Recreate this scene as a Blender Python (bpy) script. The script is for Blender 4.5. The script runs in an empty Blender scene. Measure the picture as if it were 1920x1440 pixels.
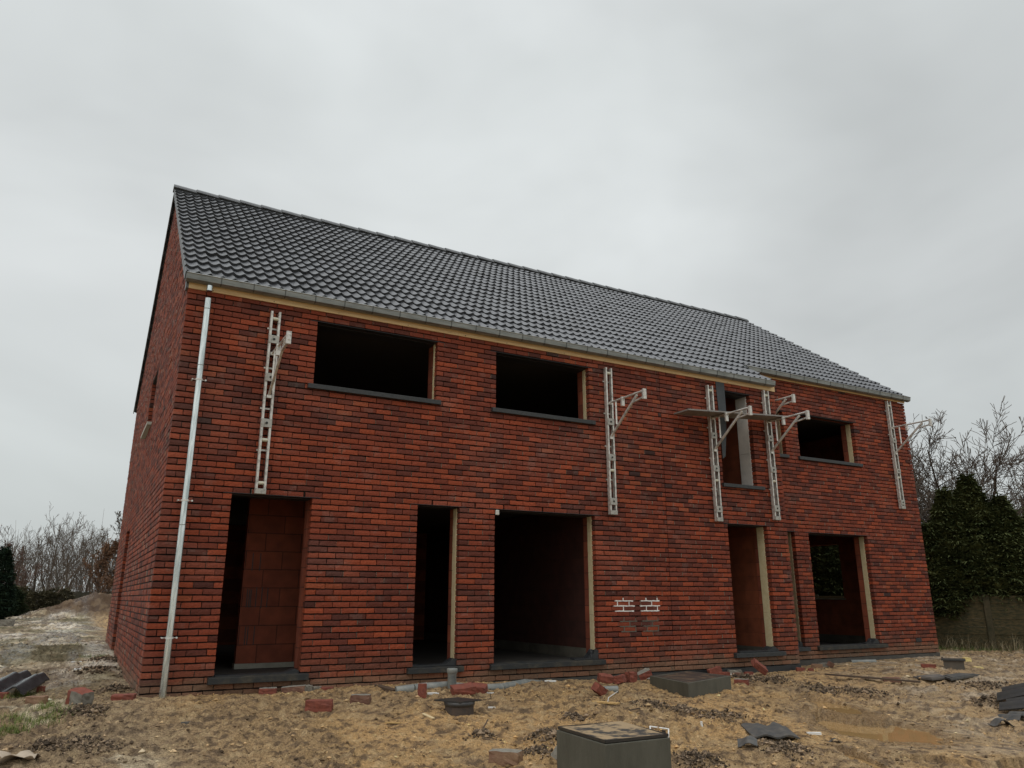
import bpy, math, random
import numpy as np
from mathutils import Vector, Matrix
rnd = random.Random(7)
NR = np.random.RandomState(11)
SC = bpy.context.scene

# ------------------------------------------------------------ camera
CAM = np.array([-0.80247, -10.12184, 1.110555])
FPX, YAW, PITCH = 1430.68, 0.5074, 0.2738
FW = np.array([math.sin(YAW)*math.cos(PITCH), math.cos(YAW)*math.cos(PITCH), math.sin(PITCH)])
RT = np.array([math.cos(YAW), -math.sin(YAW), 0.0])
UP = np.cross(RT, FW)
cam_d = bpy.data.cameras.new('camera')
cam_d.sensor_width = 36.0
cam_d.lens = 36.0*FPX/1920.0
cam_d.clip_start = 0.05
cam_d.clip_end = 2000.0
cam = bpy.data.objects.new('camera', cam_d)
SC.collection.objects.link(cam)
Mc = Matrix(((RT[0], UP[0], -FW[0], CAM[0]), (RT[1], UP[1], -FW[1], CAM[1]), (RT[2], UP[2], -FW[2], CAM[2]), (0, 0, 0, 1)))
cam.matrix_world = Mc
SC.camera = cam

# ------------------------------------------------------------ sky, sun, exposure
SUN_EL, SUN_AZ = 50.0, 240.0          # azimuth clockwise from +y: light comes from behind and left of the camera
w = bpy.data.worlds.new('World'); SC.world = w; w.use_nodes = True
nt = w.node_tree; nt.nodes.clear()
def N(t, kind, **k):
    n = t.nodes.new(kind)
    for a, b in k.items(): setattr(n, a, b)
    return n
out = N(nt, 'ShaderNodeOutputWorld')
sky = N(nt, 'ShaderNodeTexSky', sky_type='NISHITA', sun_disc=False)
sky.sun_elevation = math.radians(SUN_EL); sky.sun_rotation = math.radians(SUN_AZ)
sky.air_density = 1.0; sky.dust_density = 6.0
bg1 = N(nt, 'ShaderNodeBackground'); bg1.inputs[1].default_value = 0.006
nt.links.new(sky.outputs[0], bg1.inputs[0])
# overcast cloud cover, brighter towards the zenith as a real overcast sky is
tc = N(nt, 'ShaderNodeTexCoord')
sep = N(nt, 'ShaderNodeSeparateXYZ'); nt.links.new(tc.outputs['Generated'], sep.inputs[0])
ramp = N(nt, 'ShaderNodeValToRGB')
cr = ramp.color_ramp
cr.elements[0].position = 0.0; cr.elements[0].color = (0.53, 0.565, 0.56, 1)
cr.elements[1].position = 1.0; cr.elements[1].color = (1.5, 1.55, 1.58, 1)
for p_, c_ in ((0.10, (0.56, 0.595, 0.59)), (0.35, (0.595, 0.62, 0.62)), (0.62, (0.60, 0.63, 0.63)), (0.74, (0.64, 0.665, 0.67)), (0.85, (1.2, 1.22, 1.25))):
    e = cr.elements.new(p_); e.color = (*c_, 1)
nt.links.new(sep.outputs[2], ramp.inputs[0])
mp = N(nt, 'ShaderNodeMapping'); mp.inputs['Scale'].default_value = (1.0, 1.0, 2.0)
nt.links.new(tc.outputs['Generated'], mp.inputs[0])
nz = N(nt, 'ShaderNodeTexNoise'); nz.inputs['Scale'].default_value = 2.1; nz.inputs['Detail'].default_value = 4; nz.inputs['Roughness'].default_value = 0.5; nz.inputs['Distortion'].default_value = 0.4
nt.links.new(mp.outputs[0], nz.inputs['Vector'])
mr = N(nt, 'ShaderNodeMapRange'); mr.inputs[1].default_value = 0.3; mr.inputs[2].default_value = 0.7; mr.inputs[3].default_value = 0.86; mr.inputs[4].default_value = 1.13
nt.links.new(nz.outputs[0], mr.inputs[0])
# thinner cloud where the hidden sun brightens it, thicker cloud to the right of that
def lobe(px, py, power, amt):
    d = FW+RT*(px-960)/FPX+UP*(720-py)/FPX; d = d/np.linalg.norm(d)
    dt = N(nt, 'ShaderNodeVectorMath', operation='DOT_PRODUCT'); nt.links.new(tc.outputs['Generated'], dt.inputs[0]); dt.inputs[1].default_value = tuple(d)
    mx_ = N(nt, 'ShaderNodeMath', operation='MAXIMUM'); mx_.inputs[1].default_value = 0.0; nt.links.new(dt.outputs['Value'], mx_.inputs[0])
    pw_ = N(nt, 'ShaderNodeMath', operation='POWER'); pw_.inputs[1].default_value = power; nt.links.new(mx_.outputs[0], pw_.inputs[0])
    sc_ = N(nt, 'ShaderNodeMath', operation='MULTIPLY'); sc_.inputs[1].default_value = amt; nt.links.new(pw_.outputs[0], sc_.inputs[0]); return sc_
mul = N(nt, 'ShaderNodeVectorMath', operation='SCALE')
nt.links.new(ramp.outputs[0], mul.inputs[0]); 
a1 = N(nt, 'ShaderNodeMath', operation='ADD'); a2 = N(nt, 'ShaderNodeMath', operation='ADD')
nt.links.new(mr.outputs[0], a1.inputs[0]); nt.links.new(lobe(1000, 260, 14, 0.13).outputs[0], a1.inputs[1])
nt.links.new(a1.outputs[0], a2.inputs[0]); nt.links.new(lobe(1900, 420, 12, -0.13).outputs[0], a2.inputs[1])
nt.links.new(a2.outputs[0], mul.inputs['Scale'])
bg2 = N(nt, 'ShaderNodeBackground'); bg2.inputs[1].default_value = 1.07
nt.links.new(mul.outputs[0], bg2.inputs[0])
add = N(nt, 'ShaderNodeAddShader')
nt.links.new(bg1.outputs[0], add.inputs[0]); nt.links.new(bg2.outputs[0], add.inputs[1]); nt.links.new(add.outputs[0], out.inputs[0])
sd = bpy.data.lights.new('sun', 'SUN'); sd.energy = 0.5; sd.angle = math.radians(40); sd.color = (1.0, 0.97, 0.93)
so = bpy.data.objects.new('sun', sd); SC.collection.objects.link(so)
az, el = math.radians(SUN_AZ), math.radians(SUN_EL)
so.rotation_euler = Vector((-math.sin(az)*math.cos(el), -math.cos(az)*math.cos(el), -math.sin(el))).to_track_quat('-Z', 'Y').to_euler()
SC.view_settings.view_transform = 'Standard'; SC.view_settings.look = 'None'
SC.view_settings.exposure = 0.0; SC.view_settings.gamma = 1.0
SC.render.engine = 'CYCLES'
SC.cycles.max_bounces = 6; SC.cycles.diffuse_bounces = 2

# ------------------------------------------------------------ noise
def hash2(ix, iy, seed):
    h = (ix.astype(np.int64)*374761393 + iy.astype(np.int64)*668265263 + seed*1442695041) & 0xffffffff
    h = ((h ^ (h >> 13))*1274126177) & 0xffffffff
    return ((h ^ (h >> 16)) & 0xffff)/65535.0
def vnoise(x, y, seed=0):
    ix = np.floor(x); iy = np.floor(y); fx = x-ix; fy = y-iy
    fx = fx*fx*(3-2*fx); fy = fy*fy*(3-2*fy)
    a = hash2(ix, iy, seed); b = hash2(ix+1, iy, seed); c = hash2(ix, iy+1, seed); d = hash2(ix+1, iy+1, seed)
    return (a*(1-fx)+b*fx)*(1-fy)+(c*(1-fx)+d*fx)*fy
def fbm(x, y, seed=0, oct=4, gain=0.5):
    s = 0*x; a = 1.0; t = 0.0
    for i in range(oct):
        s = s+a*vnoise(x*2**i+17.3*i, y*2**i-9.1*i, seed+i); t += a; a *= gain
    return s/t
def sstep(a, b, x):
    t = np.clip((x-a)/(b-a), 0, 1); return t*t*(3-2*t)

# ------------------------------------------------------------ the lie of the ground
def ramp_mound(x, y):
    return 1.45*np.exp(-((x-1.9)/3.3)**2-((y-35.0)/4.0)**2)
def zbase(x, y):
    x = np.asarray(x, float); y = np.asarray(y, float)
    z = -0.015+0.035*sstep(6.0, 2.5, x)*sstep(-3.0, -.5, y)-0.062*np.clip(-(y+0.6), 0, 7.5)
    z = z-0.10*sstep(3.8, 7.5, x)
    z = z+sstep(1.0, -0.2, x)*sstep(2.0, 9.0, y)*0.16+0.10*sstep(12, 16, x)*sstep(-1, 3, y)
    z = z+ramp_mound(x, y)
    return z
def ray(px, py):
    return FW+RT*(px-960)/FPX+UP*(720-py)/FPX
def gp(px, py):
    """ground point seen at a photo position (used once, to survey where things lie)"""
    d = ray(px, py); z = 0.0
    for i in range(30):
        t = (z-CAM[2])/d[2]; P = CAM+d*t; z = 0.5*z+0.5*float(zbase(P[0], P[1]))
    return P
def mpp(P):
    return float((P-CAM) @ FW)/FPX

# ------------------------------------------------------------ mesh helpers
class MB:
    def __init__(s): s.v = []; s.f = []; s.sm = []; s.mi = []
    def addm(s, v, f, smooth=False, mi=0):
        o = len(s.v); s.v += [tuple(map(float, p)) for p in v]; s.f += [tuple(i+o for i in q) for q in f]
        s.sm += [smooth]*len(f); s.mi += [mi]*len(f); return s
    def box(s, x0, x1, y0, y1, z0, z1, mi=0, M=None):
        v = [(x0,y0,z0),(x1,y0,z0),(x1,y1,z0),(x0,y1,z0),(x0,y0,z1),(x1,y0,z1),(x1,y1,z1),(x0,y1,z1)]
        if M is not None: v = [tuple(M @ Vector(p)) for p in v]
        return s.addm(v, [(0,3,2,1),(4,5,6,7),(0,1,5,4),(1,2,6,5),(2,3,7,6),(3,0,4,7)], False, mi)
    def tube(s, p, q, r, n=10, r2=None, mi=0, caps=True):
        p = Vector(p); q = Vector(q); d = (q-p).normalized()
        a = d.orthogonal().normalized(); b = d.cross(a); r2 = r if r2 is None else r2
        v = []
        for c, rr in ((p, r), (q, r2)):
            for i in range(n):
                t = 2*math.pi*i/n; v.append(c+a*math.cos(t)*rr+b*math.sin(t)*rr)
        s.addm(v, [(i, (i+1) % n, n+(i+1) % n, n+i) for i in range(n)], True, mi)
        if caps:
            s.addm(v[:n][::-1], [tuple(range(n))], False, mi); s.addm(v[n:], [tuple(range(n))], False, mi)
        return s
    def beam(s, p, q, w, h, mi=0, up=(0,0,1)):
        p = Vector(p); q = Vector(q); d = (q-p).normalized(); u = Vector(up); a = d.cross(u)
        if a.length < 1e-4: a = d.orthogonal()
        a.normalize(); b = a.cross(d)
        v = []
        for c in (p, q):
            for i, j in ((-1,-1),(1,-1),(1,1),(-1,1)): v.append(c+a*w/2*i+b*h/2*j)
        return s.addm(v, [(3,2,1,0),(4,5,6,7),(0,1,5,4),(1,2,6,5),(2,3,7,6),(3,0,4,7)], False, mi)
    def prism(s, poly, axis, a, b, mi=0, smooth=False):
        n = len(poly)
        def P(u, w_, t): return {'x': (t, u, w_), 'y': (u, t, w_), 'z': (u, w_, t)}[axis]
        v = [P(u, w_, a) for u, w_ in poly]+[P(u, w_, b) for u, w_ in poly]
        s.addm(v, [(i, (i+1) % n, n+(i+1) % n, n+i) for i in range(n)], smooth, mi)
        s.addm(v, [tuple(range(n))[::-1], tuple(range(n, 2*n))], False, mi); return s
    def lathe(s, c, prof, n=20, mi=0):
        v = []
        for r, z in prof:
            for i in range(n):
                t = 2*math.pi*i/n; v.append((c[0]+r*math.cos(t), c[1]+r*math.sin(t), c[2]+z))
        f = [(k*n+i, k*n+(i+1) % n, (k+1)*n+(i+1) % n, (k+1)*n+i) for k in range(len(prof)-1) for i in range(n)]
        return s.addm(v, f, True, mi)
    def build(s, name, mats, parent=None, bevel=0.0, fix=True):
        me = bpy.data.meshes.new(name); me.from_pydata(s.v, [], s.f)
        me.polygons.foreach_set('use_smooth', s.sm); me.polygons.foreach_set('material_index', s.mi)
        if fix:
            import bmesh
            bm = bmesh.new(); bm.from_mesh(me); bmesh.ops.recalc_face_normals(bm, faces=bm.faces); bm.to_mesh(me); bm.free()
        o = bpy.data.objects.new(name, me); SC.collection.objects.link(o)
        for m in (mats if isinstance(mats, (list, tuple)) else [mats]): me.materials.append(m)
        if parent is not None: o.parent = parent
        if bevel:
            b = o.modifiers.new('bevel', 'BEVEL'); b.width = bevel; b.segments = 2; b.limit_method = 'ANGLE'; b.harden_normals = False
        return o
def npmesh(name, V, F, mats, parent=None, smooth=False, attrs=None, mi=None):
    V = np.asarray(V, np.float32); F = np.asarray(F, np.int32)
    me = bpy.data.meshes.new(name); k = F.shape[1]
    me.vertices.add(len(V)); me.vertices.foreach_set('co', V.ravel())
    me.loops.add(F.size); me.loops.foreach_set('vertex_index', F.ravel())
    me.polygons.add(len(F)); me.polygons.foreach_set('loop_start', np.arange(0, F.size, k, dtype=np.int32))
    me.polygons.foreach_set('use_smooth', np.full(len(F), smooth))
    if mi is not None: me.polygons.foreach_set('material_index', np.asarray(mi, np.int32))
    me.update(calc_edges=True)
    for nm, dom, arr in (attrs or []):
        a = me.attributes.new(nm, 'FLOAT_COLOR', dom)
        arr = np.asarray(arr, np.float32)
        if arr.shape[1] == 3: arr = np.concatenate([arr, np.ones((len(arr), 1), np.float32)], 1)
        a.data.foreach_set('color', arr.ravel())
    me.validate()
    o = bpy.data.objects.new(name, me); SC.collection.objects.link(o)
    for m in (mats if isinstance(mats, (list, tuple)) else [mats]): me.materials.append(m)
    if parent is not None: o.parent = parent
    return o
def tag(o, label=None, cat=None, group=None, kind=None):
    if label: o['label'] = label
    if cat: o['category'] = cat
    if group: o['group'] = group
    if kind: o['kind'] = kind
    return o
def empty(name, loc=(0, 0, 0), rz=0.0):
    o = bpy.data.objects.new(name, None); SC.collection.objects.link(o); o.location = loc; o.rotation_euler = (0, 0, rz)
    o.empty_display_size = 0.1
    return o

# ------------------------------------------------------------ materials
def mat(name, c, rough=0.7, metal=0.0, c2=None, scale=8.0, bump=0.0, bscale=60.0, detail=5.0, spec=None, stretch=(1, 1, 1), contrast=(0.35, 0.65), coord='Object', attr=None, attrmix=0.0):
    m = bpy.data.materials.new(name); m.use_nodes = True; t = m.node_tree; b = t.nodes['Principled BSDF']
    b.inputs['Roughness'].default_value = rough; b.inputs['Metallic'].default_value = metal
    if spec is not None: b.inputs['Specular IOR Level'].default_value = spec
    b.inputs['Base Color'].default_value = (*c, 1)
    tc = N(t, 'ShaderNodeTexCoord'); mp = N(t, 'ShaderNodeMapping'); mp.inputs['Scale'].default_value = stretch
    t.links.new(tc.outputs[coord], mp.inputs[0])
    if c2 is not None:
        n = N(t, 'ShaderNodeTexNoise'); n.inputs['Scale'].default_value = scale; n.inputs['Detail'].default_value = detail; n.inputs['Roughness'].default_value = 0.65
        t.links.new(mp.outputs[0], n.inputs['Vector'])
        r = N(t, 'ShaderNodeMapRange'); r.inputs[1].default_value = contrast[0]; r.inputs[2].default_value = contrast[1]
        t.links.new(n.outputs[0], r.inputs[0])
        mx = N(t, 'ShaderNodeMix', data_type='RGBA'); mx.inputs['A'].default_value = (*c, 1); mx.inputs['B'].default_value = (*c2, 1)
        t.links.new(r.outputs[0], mx.inputs['Factor']); t.links.new(mx.outputs['Result'], b.inputs['Base Color'])
    if bump:
        n = N(t, 'ShaderNodeTexNoise'); n.inputs['Scale'].default_value = bscale; n.inputs['Detail'].default_value = 6
        t.links.new(mp.outputs[0], n.inputs['Vector'])
        bp = N(t, 'ShaderNodeBump'); bp.inputs['Strength'].default_value = bump; bp.inputs['Distance'].default_value = 0.01
        t.links.new(n.outputs[0], bp.inputs['Height']); t.links.new(bp.outputs[0], b.inputs['Normal'])
    return m
def attr_mat(name, attr, rough=0.8, noise=0.35, scale=40.0, bump=0.4, bscale=120.0, spec=0.3, stretch=(1, 1, 1), r2=None):
    """colour from a mesh attribute, mottled with noise"""
    m = bpy.data.materials.new(name); m.use_nodes = True; t = m.node_tree; b = t.nodes['Principled BSDF']
    b.inputs['Roughness'].default_value = rough; b.inputs['Specular IOR Level'].default_value = spec
    a = N(t, 'ShaderNodeAttribute', attribute_name=attr); tc = N(t, 'ShaderNodeTexCoord')
    mp = N(t, 'ShaderNodeMapping'); mp.inputs['Scale'].default_value = stretch; t.links.new(tc.outputs['Object'], mp.inputs[0])
    n = N(t, 'ShaderNodeTexNoise'); n.inputs['Scale'].default_value = scale; n.inputs['Detail'].default_value = 7; n.inputs['Roughness'].default_value = 0.7
    t.links.new(mp.outputs[0], n.inputs['Vector'])
    r = N(t, 'ShaderNodeMapRange'); r.inputs[1].default_value = 0.28; r.inputs[2].default_value = 0.72; r.inputs[3].default_value = 1-noise; r.inputs[4].default_value = 1+noise
    t.links.new(n.outputs[0], r.inputs[0])
    v = N(t, 'ShaderNodeVectorMath', operation='SCALE'); t.links.new(a.outputs['Color'], v.inputs[0]); t.links.new(r.outputs[0], v.inputs['Scale'])
    t.links.new(v.outputs[0], b.inputs['Base Color'])
    n2 = N(t, 'ShaderNodeTexNoise'); n2.inputs['Scale'].default_value = bscale; n2.inputs['Detail'].default_value = 5
    t.links.new(mp.outputs[0], n2.inputs['Vector'])
    bp = N(t, 'ShaderNodeBump'); bp.inputs['Strength'].default_value = bump; bp.inputs['Distance'].default_value = 0.004
    t.links.new(n2.outputs[0], bp.inputs['Height']); t.links.new(bp.outputs[0], b.inputs['Normal'])
    if r2 is not None:
        rr = N(t, 'ShaderNodeMapRange'); rr.inputs[1].default_value = 0.35; rr.inputs[2].default_value = 0.65; rr.inputs[3].default_value = rough; rr.inputs[4].default_value = r2
        t.links.new(n.outputs[0], rr.inputs[0]); t.links.new(rr.outputs[0], b.inputs['Roughness'])
    return m
M = {}
M['brick'] = attr_mat('fired_brick', 'col', rough=0.78, noise=0.42, scale=34, bump=0.9, bscale=85, stretch=(1, 1, 2.4))
M['mortar'] = mat('dark_mortar', (0.010, 0.007, 0.006), 0.95, c2=(0.026, 0.019, 0.015), scale=9, bump=0.5)
M['tile'] = attr_mat('glazed_concrete_tile', 'col', rough=0.24, noise=0.30, scale=14, bump=0.10, bscale=60, spec=0.75, r2=0.42)
M['ridge'] = mat('ridge_tile_concrete', (0.07, 0.075, 0.078), 0.45, c2=(0.11, 0.115, 0.115), scale=14)
M['zinc'] = mat('dull_zinc', (0.19, 0.20, 0.19), 0.5, 0.75, c2=(0.32, 0.33, 0.31), scale=5, stretch=(0.6, 3, 3), bump=0.05)
M['zincd'] = mat('dark_zinc_strap', (0.10, 0.105, 0.10), 0.5, 0.6)
M['zincp'] = mat('bright_zinc_pipe', (0.45, 0.50, 0.49), 0.26, 0.95, c2=(0.86, 0.91, 0.89), scale=13, stretch=(3, 3, 0.25), bump=0.10, bscale=25, contrast=(0.35, 0.62))
M['alu'] = mat('weathered_aluminium', (0.66, 0.64, 0.59), 0.48, 0.5, c2=(0.20, 0.185, 0.16), scale=13, bump=0.12, contrast=(0.48, 0.72), detail=8)
M['aluplate'] = mat('grey_aluminium_plate', (0.42, 0.41, 0.37), 0.55, 0.35, c2=(0.17, 0.15, 0.12), contrast=(0.5, 0.75), scale=20, bump=0.12)
M['cream'] = mat('cream_plastic_roller', (0.62, 0.60, 0.48), 0.5)
M['steel'] = mat('dark_steel_bolt', (0.05, 0.05, 0.045), 0.45, 0.8)
M['pine'] = mat('raw_pine_board', (0.74, 0.54, 0.29), 0.7, c2=(0.58, 0.39, 0.19), scale=3.5, stretch=(0.6, 8, 12), bump=0.1)
M['foam'] = mat('cream_insulation_board', (0.62, 0.53, 0.33), 0.8, c2=(0.54, 0.44, 0.25), scale=12, bump=0.15)
M['foamgrey'] = mat('grey_faced_insulation', (0.66, 0.62, 0.57), 0.55, c2=(0.56, 0.53, 0.49), scale=6)
M['foamdark'] = mat('weathered_insulation_board', (0.40, 0.32, 0.20), 0.8, c2=(0.30, 0.235, 0.14), scale=12)
M['stone'] = mat('bluestone_sill', (0.022, 0.025, 0.026), 0.55, c2=(0.04, 0.043, 0.043), scale=22, bump=0.1)
M['dirtystone'] = mat('muddy_bluestone', (0.020, 0.022, 0.022), 0.6, c2=(0.085, 0.07, 0.045), scale=7, bump=0.25, contrast=(0.45, 0.8))
M['epdm'] = mat('black_membrane', (0.016, 0.018, 0.02), 0.42, c2=(0.03, 0.032, 0.034), scale=8, bump=0.3, bscale=14)
M['slate'] = mat('dark_grey_membrane', (0.030, 0.036, 0.040), 0.55, c2=(0.045, 0.052, 0.056), scale=4)
M['lintel'] = mat('dark_steel_lintel', (0.02, 0.02, 0.022), 0.5)
M['plinth'] = mat('cement_coated_plinth', (0.09, 0.083, 0.07), 0.9, c2=(0.055, 0.052, 0.046), scale=5, bump=0.5, bscale=40)
M['concrete'] = mat('grey_concrete', (0.36, 0.34, 0.28), 0.9, c2=(0.24, 0.23, 0.19), scale=5, bump=0.3, bscale=40)
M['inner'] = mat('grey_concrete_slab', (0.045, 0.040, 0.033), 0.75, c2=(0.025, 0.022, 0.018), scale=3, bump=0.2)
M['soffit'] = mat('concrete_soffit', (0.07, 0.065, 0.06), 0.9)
def block_mat(name, ca, cb, cm, bw=0.50, bh=0.25, mort=0.006, axis='x'):
    m = bpy.data.materials.new(name); m.use_nodes = True; t = m.node_tree; b = t.nodes['Principled BSDF']
    b.inputs['Roughness'].default_value = 0.85
    tc = N(t, 'ShaderNodeTexCoord'); sp = N(t, 'ShaderNodeSeparateXYZ'); cb_ = N(t, 'ShaderNodeCombineXYZ')
    t.links.new(tc.outputs['Object'], sp.inputs[0]); t.links.new(sp.outputs[0 if axis == 'x' else 1], cb_.inputs[0]); t.links.new(sp.outputs[2], cb_.inputs[1])
    br = N(t, 'ShaderNodeTexBrick'); br.inputs['Color1'].default_value = (*ca, 1); br.inputs['Color2'].default_value = (*cb, 1); br.inputs['Mortar'].default_value = (*cm, 1)
    br.inputs['Scale'].default_value = 1.0; br.inputs['Mortar Size'].default_value = mort; br.inputs['Brick Width'].default_value = bw; br.inputs['Row Height'].default_value = bh
    t.links.new(cb_.outputs[0], br.inputs['Vector'])
    n = N(t, 'ShaderNodeTexNoise'); n.inputs['Scale'].default_value = 5; n.inputs['Detail'].default_value = 6; t.links.new(tc.outputs['Object'], n.inputs['Vector'])
    r = N(t, 'ShaderNodeMapRange'); r.inputs[1].default_value = 0.3; r.inputs[2].default_value = 0.7; r.inputs[3].default_value = 0.75; r.inputs[4].default_value = 1.2; t.links.new(n.outputs[0], r.inputs[0])
    v = N(t, 'ShaderNodeVectorMath', operation='SCALE'); t.links.new(br.outputs[0], v.inputs[0]); t.links.new(r.outputs[0], v.inputs['Scale']); t.links.new(v.outputs[0], b.inputs['Base Color'])
    bp = N(t, 'ShaderNodeBump'); bp.inputs['Strength'].default_value = 0.4; bp.inputs['Distance'].default_value = 0.01; bp.invert = True
    t.links.new(br.outputs['Fac'], bp.inputs['Height']); t.links.new(bp.outputs[0], b.inputs['Normal'])
    return m
M['block'] = block_mat('hollow_clay_block', (0.25, 0.062, 0.028), (0.18, 0.044, 0.022), (0.07, 0.022, 0.012))
M['blocky'] = block_mat('hollow_clay_block_side', (0.26, 0.070, 0.028), (0.21, 0.055, 0.022), (0.15, 0.042, 0.02), axis='y', mort=0.003)


M['blockshade'] = block_mat('shaded_clay_block', (0.055, 0.016, 0.010), (0.045, 0.013, 0.009), (0.03, 0.01, 0.007), axis='y', mort=0.003)  # clay block, its colour darkened for the shade behind the wide opening
M['darkconc'] = mat('dark_concrete', (0.12, 0.11, 0.085), 0.85, c2=(0.07, 0.065, 0.05), scale=4)  # darker concrete for the base courses away from the door
# ============================================================ THE HOUSE
C, BLN = 0.0774, 0.228
ZB = 0.142-2*C
SB, XS, XE, DEP = 0.62, 10.70, 15.72, 10.40       # set-back, step, end of house, depth
RY, SL, ZU = 5.36, 0.729, 5.075                   # ridge line, roof slope, underside at the facade
ZR = ZU+SL*RY
SLR = (ZR-5.62)/(DEP-RY)
PAL = np.array([(0.275,0.056,0.022),(0.225,0.047,0.021),(0.182,0.040,0.020),(0.138,0.034,0.020),(0.110,0.029,0.018),(0.088,0.026,0.018),(0.052,0.022,0.018),(0.26,0.062,0.025)])
PW = np.array([.15,.25,.26,.18,.09,.035,.007,.028]); PW /= PW.sum()
MUD = np.array((0.19,0.135,0.085))
house = empty('brick_house', (0, 0, 0))
tag(house, 'long two-storey red brick house shell with dark tiled roof and empty window openings', 'house')

def brick_list(L, zmax, holes, u_start=0.0, kmin=0, bottom=None, limits=None, cuts=(), weep=()):
    out = []; k = kmin
    while True:
        z0 = ZB+k*C; z1 = z0+C
        if z0 > zmax-0.03: break
        h = min(z1, zmax)-z0
        a, b = (u_start, L) if limits is None else limits(z1)
        a = max(a, u_start); b = min(b, L)
        if b-a > 0.05:
            segs = [(a, b)]
            for (h0, h1, g0, g1) in list(holes)+[(c-0.006, c+0.006, -9, 99) for c in cuts]:
                zc = (z0+z1)/2
                if g0 < zc < g1:
                    ns = []
                    for s0, s1 in segs:
                        if h1 <= s0 or h0 >= s1: ns.append((s0, s1)); continue
                        if h0 > s0: ns.append((s0, h0))
                        if h1 < s1: ns.append((h1, s1))
                    segs = ns
            for s0, s1 in segs:
                off = (k % 2)*BLN/2+(0.03 if (k//2) % 3 == 1 else 0.0)
                off = (k % 2)*BLN/2
                e = [s0]; n = math.floor((s0-u_start-off)/BLN)+1
                while u_start+off+n*BLN < s1-0.001:
                    x = u_start+off+n*BLN
                    if x-s0 > 0.045 and s1-x > 0.045: e.append(x)
                    n += 1
                e.append(s1)
                for i in range(len(e)-1):
                    ja = 0.0 if i == 0 else 0.0045; jb = 0.0 if i == len(e)-2 else 0.0045
                    u0, u1 = e[i]+ja, e[i+1]-jb
                    for (wu, wk) in weep:
                        if wk == k and u0 < wu < u1: u0, u1 = (u0, u1-0.018) if u1-wu < wu-u0 else (u0+0.018, u1)
                    out.append((u0, u1-u0, z0+0.0088, h-0.0172, float(i > 0 and u0-e[i] < .01)))
        k += 1
    return np.array(out)

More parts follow.
